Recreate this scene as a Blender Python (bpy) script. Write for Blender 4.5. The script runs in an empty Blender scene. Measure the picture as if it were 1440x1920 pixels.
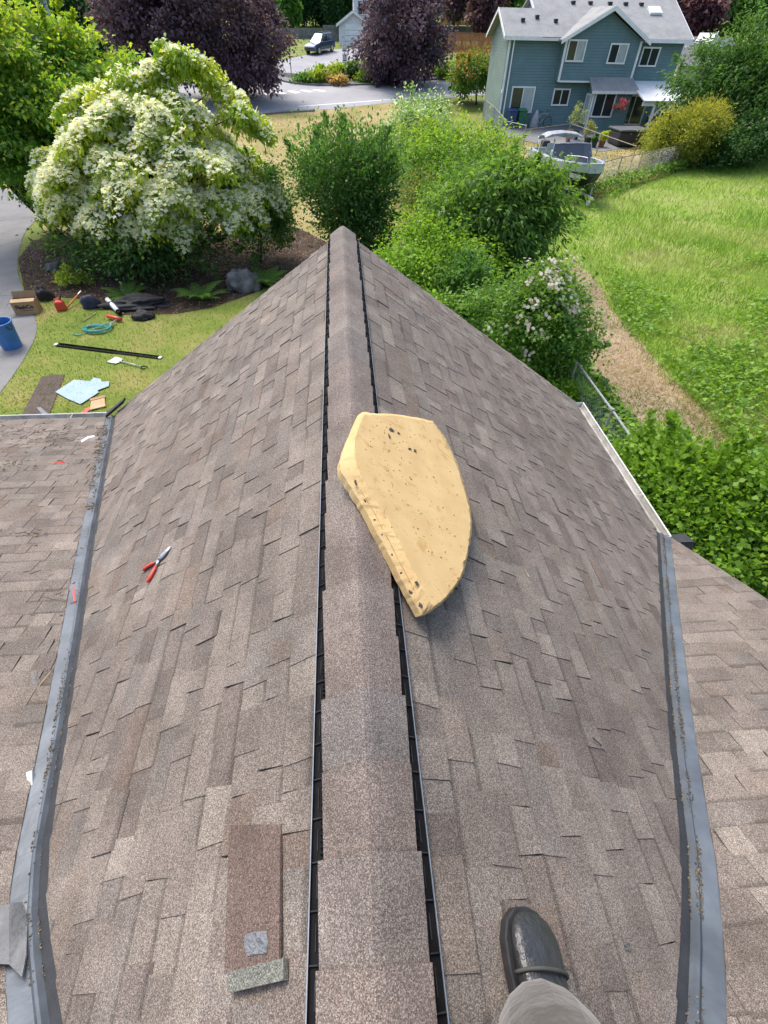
import bpy, bmesh, math, random
import numpy as np
from mathutils import Matrix, Vector
R = math.radians
scene = bpy.context.scene
col = scene.collection
random.seed(7)
rng = np.random.default_rng(7)

# ------------------------------------------------------------------ camera
CAM_O = Vector((0.0, 0.0, 1.45))
FPX, PITCH, YAW, ROLL = 864.73, R(46.63), R(5.21), R(1.29)
fw = Vector((math.sin(YAW) * math.cos(PITCH), math.cos(YAW) * math.cos(PITCH), -math.sin(PITCH)))
rt = Vector((math.cos(YAW), -math.sin(YAW), 0))
up = rt.cross(fw)
rt2 = rt * math.cos(ROLL) + up * math.sin(ROLL)
up2 = up * math.cos(ROLL) - rt * math.sin(ROLL)
cd = bpy.data.cameras.new('camera')
cam = bpy.data.objects.new('camera', cd)
col.objects.link(cam)
cd.sensor_fit = 'HORIZONTAL'
cd.sensor_width = 36
cd.lens = FPX / 1440 * 36
cd.clip_start = 0.02
cd.clip_end = 2000
cam.matrix_world = Matrix(((rt2.x, up2.x, -fw.x, CAM_O.x), (rt2.y, up2.y, -fw.y, CAM_O.y), (rt2.z, up2.z, -fw.z, CAM_O.z), (0, 0, 0, 1)))
scene.camera = cam

# ------------------------------------------------------------------ world, sun, exposure
SUN_DIR = Vector((-0.30, 0.52, 1.0)).normalized()      # towards the sun: ahead and to the left
world = bpy.data.worlds.new('World')
scene.world = world
world.use_nodes = True
wn = world.node_tree.nodes
sky = wn.new('ShaderNodeTexSky')
sky.sky_type = 'NISHITA'
sky.sun_disc = False
sky.sun_elevation = math.asin(SUN_DIR.z)
sky.sun_rotation = math.atan2(SUN_DIR.x, SUN_DIR.y)
sky.dust_density = 4.0
sky.ozone_density = 1.0
wn['Background'].inputs['Strength'].default_value = 0.15
world.node_tree.links.new(sky.outputs[0], wn['Background'].inputs['Color'])
sd = bpy.data.lights.new('sun', 'SUN')
sd.energy = 1.35
sd.angle = R(26)
sd.color = (1.0, 0.955, 0.88)
sun = bpy.data.objects.new('sun', sd)
sun.rotation_euler = SUN_DIR.to_track_quat('Z', 'Y').to_euler()
sun.location = (-20, 10, 40)
col.objects.link(sun)
vs = scene.view_settings
vs.view_transform = 'Standard'
vs.look = 'None'
vs.gamma = 1
vs.use_curve_mapping = False
vs.exposure = 1.17

# ------------------------------------------------------------------ terrain, places
KY = np.array([-300, 20, 30, 45, 53, 65, 85, 120, 600.0])
KZ = np.array([-4.6, -4.6, -4.45, -3.97, -3.75, -2.84, -0.95, 2.5, 62.0])
def T(y):
    return float(np.interp(y, KY, KZ))
def ray(px, py):
    return fw + rt2 * ((px - 720) / FPX) + up2 * ((960 - py) / FPX)
def PY(px, py, Y):
    d = ray(px, py)
    return CAM_O + d * (Y / d.y)
def PZ(px, py, z):
    d = ray(px, py)
    return CAM_O + d * ((z - CAM_O.z) / d.z)
def G(px, py, dz=0.0):
    d = ray(px, py)
    lo, hi = 0.1, 0.2
    while True:
        p = CAM_O + d * hi
        if p.z < T(p.y) + dz or hi > 900: break
        lo = hi; hi *= 1.05
    for _ in range(30):
        m = (lo + hi) / 2
        p = CAM_O + d * m
        if p.z < T(p.y) + dz: hi = m
        else: lo = m
    return CAM_O + d * hi
def SC(p):
    return FPX / ((Vector(p) - CAM_O).dot(fw))
def PX(p):
    d = Vector(p) - CAM_O
    z = d.dot(fw)
    if z < 0.01: return (-9999, -9999)
    return (720 + FPX * d.dot(rt2) / z, 960 - FPX * d.dot(up2) / z)

# ------------------------------------------------------------------ materials
def new_mat(name):
    m = bpy.data.materials.new(name)
    m.use_nodes = True
    return m, m.node_tree.nodes, m.node_tree.links, m.node_tree.nodes['Principled BSDF']
def ramp(n, cols, pos=None):
    r = n.new('ShaderNodeValToRGB')
    e = r.color_ramp.elements
    pos = pos or [i / (len(cols) - 1) for i in range(len(cols))]
    e[0].position, e[0].color = pos[0], (*cols[0], 1)
    e[1].position, e[1].color = pos[-1], (*cols[-1], 1)
    for p, c in zip(pos[1:-1], cols[1:-1]):
        x = e.new(p); x.color = (*c, 1)
    return r
def mulc(n, l, a, b, fac=1.0, mode='MULTIPLY'):
    m = n.new('ShaderNodeMix'); m.data_type = 'RGBA'; m.blend_type = mode
    m.inputs[0].default_value = fac
    l.new(a, m.inputs[6]); l.new(b, m.inputs[7])
    return m.outputs[2]
def noise(n, l, scale, detail=4, rough=0.55, coord='Object', vec=None):
    t = n.new('ShaderNodeTexNoise')
    t.inputs['Scale'].default_value = scale
    t.inputs['Detail'].default_value = detail
    t.inputs['Roughness'].default_value = rough
    if vec is None:
        c = n.new('ShaderNodeTexCoord'); vec = c.outputs[coord]
    l.new(vec, t.inputs['Vector'])
    return t
def simple(name, c1, c2=None, scale=6, rough=0.6, metal=0.0, bump=0.0, bscale=None, tint=False, spec=0.5, detail=5, lo=0.35, hi=0.65, coat=0.0):
    m, n, l, b = new_mat(name)
    c2 = c2 or tuple(x * 0.75 for x in c1)
    t = noise(n, l, scale, detail)
    r = ramp(n, [c2, c1], [lo, hi])
    l.new(t.outputs['Fac'], r.inputs[0])
    out = r.outputs[0]
    if tint:
        a = n.new('ShaderNodeAttribute'); a.attribute_name = 'tint'
        out = mulc(n, l, out, a.outputs['Color'])
    l.new(out, b.inputs['Base Color'])
    b.inputs['Roughness'].default_value = rough
    b.inputs['Metallic'].default_value = metal
    b.inputs['Specular IOR Level'].default_value = spec
    b.inputs['Coat Weight'].default_value = coat
    if bump:
        t2 = noise(n, l, bscale or scale * 4, 4)
        bp = n.new('ShaderNodeBump'); bp.inputs['Strength'].default_value = bump
        bp.inputs['Distance'].default_value = 0.02
        l.new(t2.outputs['Fac'], bp.inputs['Height']); l.new(bp.outputs[0], b.inputs['Normal'])
    return m
def granule(name, gain=1.0, tint=True, base=(1, 1, 1)):
    """asphalt shingle: coloured mineral granules over the tint of each piece"""
    m, n, l, b = new_mat(name)
    c = n.new('ShaderNodeTexCoord')
    out = None
    if tint:
        a = n.new('ShaderNodeAttribute'); a.attribute_name = 'tint'; out = a.outputs['Color']
    else:
        rgb = n.new('ShaderNodeRGB'); rgb.outputs[0].default_value = (*base, 1); out = rgb.outputs[0]
    if tint:
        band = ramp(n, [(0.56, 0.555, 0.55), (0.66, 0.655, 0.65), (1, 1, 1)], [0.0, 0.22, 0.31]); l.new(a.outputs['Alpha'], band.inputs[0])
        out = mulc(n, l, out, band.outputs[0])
    v = n.new('ShaderNodeTexVoronoi'); v.inputs['Scale'].default_value = 440
    l.new(c.outputs['Object'], v.inputs['Vector'])
    sp = n.new('ShaderNodeSeparateColor'); l.new(v.outputs['Color'], sp.inputs[0])
    g = ramp(n, [(0.36 * gain, 0.335 * gain, 0.325 * gain), (0.64 * gain, 0.605 * gain, 0.59 * gain), (0.92 * gain, 0.89 * gain, 0.87 * gain), (1.3 * gain, 1.28 * gain, 1.25 * gain), (1.85 * gain, 1.84 * gain, 1.82 * gain)], [0.0, 0.3, 0.6, 0.85, 1.0])
    l.new(sp.outputs[0], g.inputs[0])
    out = mulc(n, l, out, g.outputs[0])
    g2 = ramp(n, [(1.08, 0.97, 0.92), (1, 1, 1), (0.94, 1.0, 1.04)]); l.new(sp.outputs[1], g2.inputs[0])
    out = mulc(n, l, out, g2.outputs[0])
    t = noise(n, l, 5, 5, vec=c.outputs['Object'])
    g3 = ramp(n, [(0.8, 0.79, 0.78), (1.18, 1.17, 1.16)], [0.3, 0.7]); l.new(t.outputs['Fac'], g3.inputs[0])
    out = mulc(n, l, out, g3.outputs[0])
    t = noise(n, l, 1.1, 4, vec=c.outputs['Object'])
    g3 = ramp(n, [(0.88, 0.87, 0.86), (1.1, 1.08, 1.07)], [0.35, 0.65]); l.new(t.outputs['Fac'], g3.inputs[0])
    out = mulc(n, l, out, g3.outputs[0])
    l.new(out, b.inputs['Base Color'])
    b.inputs['Roughness'].default_value = 0.85
    b.inputs['Specular IOR Level'].default_value = 0.25
    bp = n.new('ShaderNodeBump'); bp.inputs['Strength'].default_value = 0.5; bp.inputs['Distance'].default_value = 0.002
    l.new(sp.outputs[0], bp.inputs['Height']); l.new(bp.outputs[0], b.inputs['Normal'])
    return m
def leafmat(name, trans=0.35, rough=0.5, spec=0.35):
    m, n, l, b = new_mat(name)
    a = n.new('ShaderNodeAttribute'); a.attribute_name = 'tint'
    l.new(a.outputs['Color'], b.inputs['Base Color'])
    b.inputs['Roughness'].default_value = rough
    b.inputs['Specular IOR Level'].default_value = spec
    tr = n.new('ShaderNodeBsdfTranslucent')
    g = n.new('ShaderNodeMix'); g.data_type = 'RGBA'; g.blend_type = 'MULTIPLY'; g.inputs[0].default_value = 1
    l.new(a.outputs['Color'], g.inputs[6]); g.inputs[7].default_value = (1.2, 1.2, 0.7, 1)
    l.new(g.outputs[2], tr.inputs['Color'])
    ms = n.new('ShaderNodeMixShader'); ms.inputs[0].default_value = trans
    l.new(b.outputs[0], ms.inputs[1]); l.new(tr.outputs[0], ms.inputs[2])
    l.new(ms.outputs[0], n['Material Output'].inputs['Surface'])
    return m
def groundmat(name, cols, scale, scale2=40, bump=0.6, pos=None, fine=(0.7, 1.25)):
    m, n, l, b = new_mat(name)
    c = n.new('ShaderNodeTexCoord')
    t = noise(n, l, scale, 6, 0.62, vec=c.outputs['Object'])
    r = ramp(n, cols, pos or [0.3 + 0.4 * i / (len(cols) - 1) for i in range(len(cols))]); l.new(t.outputs['Fac'], r.inputs[0])
    t2 = noise(n, l, scale2, 5, 0.7, vec=c.outputs['Object'])
    r2 = ramp(n, [(fine[0],) * 3, (fine[1],) * 3], [0.3, 0.7]); l.new(t2.outputs['Fac'], r2.inputs[0])
    l.new(mulc(n, l, r.outputs[0], r2.outputs[0]), b.inputs['Base Color'])
    b.inputs['Roughness'].default_value = 0.9
    b.inputs['Specular IOR Level'].default_value = 0.2
    bp = n.new('ShaderNodeBump'); bp.inputs['Strength'].default_value = bump; bp.inputs['Distance'].default_value = 0.05
    l.new(t2.outputs['Fac'], bp.inputs['Height']); l.new(bp.outputs[0], b.inputs['Normal'])
    return m
def siding(name, c, pitch=0.16, axis='Z', dark=0.72):
    m, n, l, b = new_mat(name)
    co = n.new('ShaderNodeTexCoord')
    s = n.new('ShaderNodeSeparateXYZ'); l.new(co.outputs['Object'], s.inputs[0])
    mt = n.new('ShaderNodeMath'); mt.operation = 'DIVIDE'; mt.inputs[1].default_value = pitch; l.new(s.outputs[axis], mt.inputs[0])
    fr = n.new('ShaderNodeMath'); fr.operation = 'FRACT'; l.new(mt.outputs[0], fr.inputs[0])
    bp = n.new('ShaderNodeBump'); bp.inputs['Strength'].default_value = 1.0; bp.inputs['Distance'].default_value = 0.03; bp.invert = True
    l.new(fr.outputs[0], bp.inputs['Height']); l.new(bp.outputs[0], b.inputs['Normal'])
    t = noise(n, l, 1.3, 5, vec=co.outputs['Object'])
    r = ramp(n, [tuple(x * 0.86 for x in c), tuple(x * 1.08 for x in c)], [0.3, 0.7]); l.new(t.outputs['Fac'], r.inputs[0])
    r2 = ramp(n, [(dark,) * 3, (1, 1, 1)], [0.0, 0.16]); l.new(fr.outputs[0], r2.inputs[0])
    l.new(mulc(n, l, r.outputs[0], r2.outputs[0]), b.inputs['Base Color'])
    b.inputs['Roughness'].default_value = 0.65
    return m

M = {}
M['shingle'] = granule('asphalt_shingle')
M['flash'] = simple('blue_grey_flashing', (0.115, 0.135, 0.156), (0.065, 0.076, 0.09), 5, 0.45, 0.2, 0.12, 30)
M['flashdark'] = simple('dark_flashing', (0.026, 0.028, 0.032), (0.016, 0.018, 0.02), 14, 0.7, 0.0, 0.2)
M['debris'] = simple('moss_and_grit', (0.17, 0.145, 0.11), (0.05, 0.042, 0.032), 90, 0.95, tint=True)
M['blackplastic'] = simple('black_plastic', (0.010, 0.010, 0.011), (0.006, 0.006, 0.007), 20, 0.8, spec=0.12)
M['baffle'] = simple('dark_baffle', (0.04, 0.041, 0.043), (0.02, 0.021, 0.022), 20, 0.8, spec=0.12)
M['greyplastic'] = simple('grey_plastic_edge', (0.30, 0.35, 0.42), (0.22, 0.26, 0.31), 15, 0.4)
M['whitepaint'] = simple('white_paint', (0.72, 0.73, 0.74), (0.58, 0.59, 0.6), 3, 0.45)
M['gutterinside'] = simple('weathered_gutter', (0.42, 0.41, 0.38), (0.25, 0.24, 0.21), 7, 0.7)
M['trim'] = simple('white_trim', (0.75, 0.76, 0.76), (0.66, 0.67, 0.68), 2, 0.5)
M['foam'] = None
M['rubber'] = simple('black_rubber', (0.022, 0.023, 0.024), (0.012, 0.012, 0.013), 30, 0.6)
M['steel'] = simple('steel', (0.55, 0.56, 0.58), (0.4, 0.41, 0.43), 12, 0.3, 0.9)
M['galv'] = simple('galvanised_steel', (0.42, 0.44, 0.45), (0.3, 0.31, 0.32), 10, 0.45, 0.6)
M['redplastic'] = simple('red_plastic', (0.62, 0.055, 0.03), (0.5, 0.04, 0.025), 20, 0.4)
M['leaf'] = leafmat('leaf', 0.5)
M['leafdull'] = leafmat('leaf_dull', 0.35, 0.6, 0.25)
M['petal'] = leafmat('petal', 0.5, 0.6, 0.2)
M['grassblade'] = leafmat('grass_blade', 0.35, 0.55, 0.25)
M['bark'] = simple('bark', (0.085, 0.065, 0.05), (0.035, 0.027, 0.022), 14, 0.9, 0, 0.8, 20)
M['darkbark'] = simple('dark_bark', (0.035, 0.028, 0.026), (0.018, 0.014, 0.013), 14, 0.9, 0, 0.8, 20)
M['ground'] = groundmat('meadow_ground', [(0.09, 0.135, 0.022), (0.15, 0.19, 0.035), (0.22, 0.2, 0.075)], 0.5, 30)
M['lawn'] = groundmat('lawn', [(0.10, 0.155, 0.024), (0.16, 0.21, 0.036), (0.24, 0.23, 0.07), (0.33, 0.27, 0.13)], 0.85, 45, pos=[0.25, 0.48, 0.64, 0.8])
M['drylawn'] = groundmat('dry_lawn', [(0.14, 0.16, 0.035), (0.27, 0.23, 0.085), (0.36, 0.29, 0.14)], 0.35, 22, pos=[0.28, 0.45, 0.65])
M['field'] = groundmat('field', [(0.12, 0.2, 0.03), (0.19, 0.28, 0.04), (0.28, 0.3, 0.1)], 0.5, 25)
M['straw'] = groundmat('straw_path', [(0.15, 0.16, 0.06), (0.30, 0.225, 0.145), (0.40, 0.31, 0.205)], 0.9, 55, pos=[0.28, 0.42, 0.65], fine=(0.6, 1.35))
M['mulch'] = groundmat('bark_mulch', [(0.035, 0.021, 0.015), (0.075, 0.047, 0.034), (0.13, 0.09, 0.066)], 3, 60, 1.0, fine=(0.45, 1.5))
M['concrete'] = groundmat('concrete', [(0.145, 0.145, 0.145), (0.18, 0.18, 0.18), (0.21, 0.208, 0.203)], 0.8, 70, 0.15, fine=(0.88, 1.1))
M['asphalt'] = groundmat('asphalt', [(0.26, 0.26, 0.272), (0.3, 0.3, 0.312), (0.335, 0.335, 0.342)], 0.3, 60, 0.15, fine=(0.9, 1.1))
M['roadpaint'] = simple('road_paint', (0.75, 0.75, 0.74), (0.6, 0.6, 0.59), 2, 0.7)
M['glass'] = simple('dark_window_glass', (0.03, 0.036, 0.042), (0.02, 0.025, 0.03), 0.6, 0.06, spec=0.9)
M['curtain'] = simple('blind', (0.42, 0.46, 0.45), (0.33, 0.37, 0.37), 2, 0.6)
M['teal'] = siding('teal_lap_siding', (0.115, 0.2, 0.213))
M['sunlit_teal'] = siding('sunlit_teal_lap_siding', (0.155, 0.215, 0.19))  # lighter teal: sunlight on the side wall put into the siding colour
M['white_siding'] = siding('white_lap_siding', (0.66, 0.68, 0.7), dark=0.85)
M['blue_siding'] = siding('pale_blue_lap_siding', (0.36, 0.43, 0.52), dark=0.85)
M['beige'] = siding('beige_lap_siding', (0.42, 0.38, 0.33))
M['greyroof'] = groundmat('grey_roof_shingle', [(0.22, 0.224, 0.226), (0.27, 0.273, 0.272), (0.31, 0.31, 0.305)], 1.2, 9, 0.3, fine=(0.85, 1.1))
M['darkroof'] = groundmat('dark_grey_roof_shingle', [(0.13, 0.135, 0.145), (0.17, 0.175, 0.185)], 1.2, 9, 0.3, fine=(0.85, 1.1))
M['fencewood'] = simple('orange_cedar', (0.46, 0.2, 0.075), (0.34, 0.14, 0.055), 2.5, 0.8)
M['stonewall'] = simple('grey_block', (0.2, 0.2, 0.205), (0.12, 0.12, 0.125), 2.5, 0.9, 0, 0.6)

# ------------------------------------------------------------------ mesh builder
class MB:
    def __init__(s, M=None):
        s.v = []; s.f = []; s.c = []; s.M = M or Matrix(); s.cur = (1, 1, 1)
    def vert(s, p):
        s.v.append(tuple(s.M @ Vector(p))); s.c.append(s.cur); return len(s.v) - 1
    def face(s, pts):
        s.f.append([s.vert(p) for p in pts])
    def box(s, c, d, rot=None):
        x, y, z = d[0] / 2, d[1] / 2, d[2] / 2
        pts = [Vector((a, b, e)) for a in (-x, x) for b in (-y, y) for e in (-z, z)]
        if rot: pts = [rot @ p for p in pts]
        i = [s.vert(p + Vector(c)) for p in pts]
        for q in ((0, 1, 3, 2), (4, 6, 7, 5), (0, 4, 5, 1), (2, 3, 7, 6), (0, 2, 6, 4), (1, 5, 7, 3)):
            s.f.append([i[k] for k in q])
        return s
    def prism(s, pts, vec):
        vec = Vector(vec)
        a = [s.vert(p) for p in pts]; b = [s.vert(Vector(p) + vec) for p in pts]
        n = len(pts)
        s.f.append(a[::-1]); s.f.append(b)
        for k in range(n):
            s.f.append([a[k], a[(k + 1) % n], b[(k + 1) % n], b[k]])
        return s
    def tube(s, pts, rad, n=8, cap=True):
        pts = [Vector(p) for p in pts]
        if not hasattr(rad, '__len__'): rad = [rad] * len(pts)
        rings = []
        ref = None
        for k, p in enumerate(pts):
            a = pts[max(k - 1, 0)]; b = pts[min(k + 1, len(pts) - 1)]
            d = (b - a)
            d = d.normalized() if d.length > 1e-9 else Vector((0, 0, 1))
            if ref is None or abs(ref.dot(d)) > 0.97:
                ref = Vector((1, 0, 0)) if abs(d.x) < 0.8 else Vector((0, 1, 0))
            u = (ref - d * ref.dot(d)).normalized(); w = d.cross(u); ref = u
            rings.append([s.vert(p + (u * math.cos(2 * math.pi * j / n) + w * math.sin(2 * math.pi * j / n)) * rad[k]) for j in range(n)])
        for r0, r1 in zip(rings, rings[1:]):
            for j in range(n):
                s.f.append([r0[j], r0[(j + 1) % n], r1[(j + 1) % n], r1[j]])
        if cap:
            s.f.append(rings[0][::-1]); s.f.append(rings[-1])
        return s
    def loft(s, rings, cap=True, closed=True):
        idx = [[s.vert(p) for p in r] for r in rings]
        n = len(rings[0])
        for r0, r1 in zip(idx, idx[1:]):
            for j in range(n if closed else n - 1):
                s.f.append([r0[j], r0[(j + 1) % n], r1[(j + 1) % n], r1[j]])
        if cap and closed:
            s.f.append(idx[0][::-1]); s.f.append(idx[-1])
        return s
    def lathe(s, prof, n=24, c=(0, 0, 0), cap=True):
        c = Vector(c)
        return s.loft([[c + Vector((r * math.cos(2 * math.pi * j / n), r * math.sin(2 * math.pi * j / n), z)) for j in range(n)] for r, z in prof], cap)
    def build(s, name, mat, parent=None, smooth=False, bevel=0, seg=2, recalc=True):
        me = bpy.data.meshes.new(name)
        me.from_pydata(s.v, [], s.f)
        if recalc:
            bm = bmesh.new(); bm.from_mesh(me)
            bmesh.ops.recalc_face_normals(bm, faces=bm.faces)
            bm.to_mesh(me); bm.free()
        at = me.attributes.new('tint', 'FLOAT_COLOR', 'POINT')
        at.data.foreach_set('color', np.array([(*c, 1) if len(c) == 3 else c for c in s.c], dtype=np.float32).ravel())
        if mat: me.materials.append(M[mat] if isinstance(mat, str) else mat)
        o = bpy.data.objects.new(name, me)
        col.objects.link(o)
        if parent: o.parent = parent
        if smooth: me.polygons.foreach_set('use_smooth', [True] * len(me.polygons))
        if bevel:
            b = o.modifiers.new('bevel', 'BEVEL'); b.width = bevel; b.segments = seg; b.limit_method = 'ANGLE'; b.angle_limit = R(40)
        return o
def tag(o, label=None, cat=None, group=None, kind=None):
    if label: o['label'] = label
    if cat: o['category'] = cat
    if group: o['group'] = group
    if kind: o['kind'] = kind
    return o
def empty(name, loc=(0, 0, 0), rz=0.0, label=None, cat=None, group=None):
    o = bpy.data.objects.new(name, None)
    col.objects.link(o)
    o.location = loc; o.rotation_euler = (0, 0, rz)
    o.empty_display_size = 0.1
    return tag(o, label, cat, group)
def npmesh(name, V, Fq, C, mat, parent=None):
    """V (n,3), Fq (m,k) indices, C (n,3) tint -> one mesh object, fast"""
    me = bpy.data.meshes.new(name)
    k = Fq.shape[1]
    me.vertices.add(len(V)); me.vertices.foreach_set('co', V.astype(np.float32).ravel())
    me.loops.add(Fq.size); me.loops.foreach_set('vertex_index', Fq.astype(np.int32).ravel())
    me.polygons.add(len(Fq)); me.polygons.foreach_set('loop_start', np.arange(0, Fq.size, k, dtype=np.int32))
    me.update(calc_edges=True)
    at = me.attributes.new('tint', 'FLOAT_COLOR', 'POINT')
    at.data.foreach_set('color', np.c_[C, np.ones(len(C))].astype(np.float32).ravel())
    me.materials.append(M[mat])
    o = bpy.data.objects.new(name, me)
    col.objects.link(o)
    if parent: o.parent = parent
    return o
def sheet(name, poly, mat, off, kind='structure', thick=0.0):
    """flat polygon draped on the terrain (cut at the terrain's folds)"""
    bm = bmesh.new()
    f = bm.faces.new([bm.verts.new((p[0], p[1], 0)) for p in poly])
    bmesh.ops.triangulate(bm, faces=bm.faces[:])
    for y in KY[1:-1]:
        bmesh.ops.bisect_plane(bm, geom=bm.verts[:] + bm.edges[:] + bm.faces[:], plane_co=(0, y, 0), plane_no=(0, 1, 0))
    for v in bm.verts: v.co.z = T(v.co.y) + off
    if thick:
        r = bmesh.ops.extrude_face_region(bm, geom=bm.faces[:])
        for e in r['geom']:
            if isinstance(e, bmesh.types.BMVert): e.co.z += thick
    bmesh.ops.recalc_face_normals(bm, faces=bm.faces)
    if not thick:
        for f in bm.faces:
            if f.normal.z < 0: f.normal_flip()
    me = bpy.data.meshes.new(name); bm.to_mesh(me); bm.free()
    me.materials.append(M[mat])
    o = bpy.data.objects.new(name, me); col.objects.link(o)
    if kind: o['kind'] = kind
    return o
def smoothpoly(pts, k=4):
    """Catmull-Rom through the points of an open line"""
    out = []
    P = [Vector(p) for p in pts]
    for i in range(len(P) - 1):
        a, b, c, d = P[max(i - 1, 0)], P[i], P[i + 1], P[min(i + 2, len(P) - 1)]
        for j in range(k):
            t = j / k
            out.append(0.5 * ((2 * b) + (c - a) * t + (2 * a - 5 * b + 4 * c - d) * t * t + (3 * b - a - 3 * c + d) * t ** 3))
    out.append(P[-1])
    return out
def inside(poly, xs, ys):
    r = np.zeros(len(xs), bool)
    n = len(poly)
    for i in range(n):
        x0, y0 = poly[i][0], poly[i][1]; x1, y1 = poly[(i + 1) % n][0], poly[(i + 1) % n][1]
        c = ((y0 > ys) != (y1 > ys)) & (xs < (x1 - x0) * (ys - y0) / (y1 - y0 + 1e-12) + x0)
        r ^= c
    return r
def fbm(xs, ys, s, seed=0):
    """cheap smooth noise 0..1 for scattering"""
    r = np.random.default_rng(seed); o = np.zeros(len(xs)); a = 0
    for k in range(4):
        for _ in range(3):
            th, ph = r.uniform(0, 6.28, 2); f = s * 2 ** k * r.uniform(0.7, 1.3)
            o += np.sin(xs * f * math.cos(th) + ys * f * math.sin(th) + ph) / 2 ** k / 3
        a += 1 / 2 ** k
    return o / a * 0.9 + 0.5

# ================================================================== SETTING
def gp(pts): return [G(x, y) for x, y in pts]
bm = bmesh.new()
xs = np.r_[-500, -200, np.arange(-100, 101, 20), 200, 500]
ys = np.r_[KY[0], -100, -20, 5, 12, KY[1:-1], 200, KY[-1]]
grid = [[bm.verts.new((x, y, T(y))) for x in xs] for y in ys]
for i in range(len(ys) - 1):
    for j in range(len(xs) - 1):
        bm.faces.new((grid[i][j], grid[i][j + 1], grid[i + 1][j + 1], grid[i + 1][j]))
me = bpy.data.meshes.new('ground'); bm.to_mesh(me); bm.free(); me.materials.append(M['ground'])
ground = bpy.data.objects.new('ground', me); col.objects.link(ground); ground['kind'] = 'structure'

dw_edge = smoothpoly(gp([(-40, 800), (0, 738), (24, 706), (52, 662), (69, 622), (63, 588), (42, 540), (33, 495), (45, 440), (72, 402), (45, 372), (0, 350), (-60, 330)]))
lawn_poly = [(-40, 2)] + [(p.x, p.y) for p in dw_edge[:32]] + [(p.x, p.y) for p in gp([(60, 452), (110, 445), (330, 450), (560, 430), (640, 470)])] + [(1, 16), (2, 6), (1, 2)]
lawn_poly[0] = (-9.0, 2)
sheet('lawn', lawn_poly, 'lawn', 0.004)
dry_poly = [(p.x, p.y) for p in gp([(84, 440), (74, 400), (46, 372), (0, 350), (-250, 290), (300, 236), (430, 219), (520, 209), (620, 205), (738, 192), (770, 230), (792, 330), (800, 440), (640, 470), (560, 430), (330, 450)])]
sheet('dry_lawn', dry_poly, 'drylawn', 0.004)
dw_poly = [(-40, dw_edge[0].y)] + [(p.x, p.y) for p in dw_edge] + [(-40, dw_edge[-1].y + 6)]
sheet('driveway', dw_poly, 'concrete', 0.012)
# shallow joints cut across the drive, as dark narrow strips a few millimetres proud of it
M['joint'] = simple('concrete_joint', (0.12, 0.115, 0.11), (0.08, 0.078, 0.075), 5, 0.9)
for (a, b) in (((-60, 480), (36, 452)), ((-60, 612), (66, 590)), ((-60, 420), (66, 408)), ((-60, 560), (50, 552))):
    p, q = G(*a), G(*b); n = (q - p).cross(Vector((0, 0, 1))).normalized() * 0.015
    sheet('driveway_joint', [(p - n)[:2], (q - n)[:2], (q + n)[:2], (p + n)[:2]], 'joint', 0.016)
bed_poly = [(p.x, p.y) for p in gp([(34, 486), (60, 452), (110, 442), (330, 448), (560, 428), (640, 468), (600, 488), (540, 527), (470, 552), (400, 577), (330, 589), (230, 591), (165, 562), (90, 556), (46, 545)])]
sheet('mulch_bed', bed_poly, 'mulch', 0.012)
field_poly = [(p.x, p.y) for p in gp([(1000, 470), (1030, 400), (1112, 376), (1200, 342), (1292, 318), (1440, 288), (1900, 300), (2300, 700), (2300, 1150), (1440, 1100), (1300, 1080), (1180, 860), (1100, 720), (1040, 600)])]
sheet('field', field_poly, 'field', 0.004)
straw_poly = [(p.x, p.y) for p in gp([(1060, 560), (1062, 500), (1082, 495), (1118, 525), (1150, 585), (1200, 640), (1238, 686), (1285, 738), (1338, 790), (1385, 850), (1420, 910), (1280, 930), (1205, 860), (1148, 795), (1092, 730), (1062, 690), (1085, 610)])]
sheet('straw_path', straw_poly, 'straw', 0.010)
road_poly = [(p.x, p.y) for p in gp([(-300, 305), (300, 238), (430, 219), (520, 209), (620, 205), (738, 192), (880, 180), (1000, 172), (1000, 140), (850, 148), (760, 155), (700, 160), (600, 162), (545, 157), (515, 149), (488, 140), (300, 158), (-300, 210)])]
sheet('road', road_poly, 'asphalt', 0.012)
slip_poly = [(p.x, p.y) for p in gp([(515, 149), (545, 157), (552, 146), (600, 129), (655, 114), (700, 104), (700, 86), (655, 90), (625, 93), (565, 105), (505, 119), (470, 128), (488, 140)])]
sheet('side_street', slip_poly, 'asphalt', 0.016)
bars = [((0, 569), (24, 565), (30, 577), (4, 581)), ((66, 558), (100, 555), (134, 566), (100, 570)), ((148, 548), (186, 545), (230, 556), (192, 562)), ((228, 541), (262, 539), (310, 549), (276, 555)), ((303, 535), (336, 533), (390, 543), (356, 549)), ((379, 531), (410, 529), (465, 538), (434, 543)), ((453, 528), (484, 526), (540, 534), (510, 539))]
for b in bars:
    q = gp([(440 + x / 3.13, y / 3.13) for x, y in b])
    sheet('crosswalk_bar', [p[:2] for p in q], 'roadpaint', 0.018)
for a, b, w in (((560, 200), (880, 176), 0.10), ((300, 228), (440, 211), 0.10)):
    p, q = G(*a), G(*b); n = (q - p).cross(Vector((0, 0, 1))).normalized() * w
    sheet('road_line', [(p - n)[:2], (q - n)[:2], (q + n)[:2], (p + n)[:2]], 'roadpaint', 0.017)
kerb = smoothpoly(gp([(470, 128), (488, 139), (513, 148), (545, 156.5), (600, 161.5), (700, 159.5), (760, 154.5), (850, 147.5), (960, 140)]))
kl = [(p.x, p.y) for p in kerb] + [(p.x + 0.1, p.y + 1.5) for p in kerb[::-1]]
sheet('pavement', kl, 'concrete', 0.0, thick=0.14)
nk = smoothpoly(gp([(300, 240), (430, 221), (520, 211), (590, 207)]))
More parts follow.
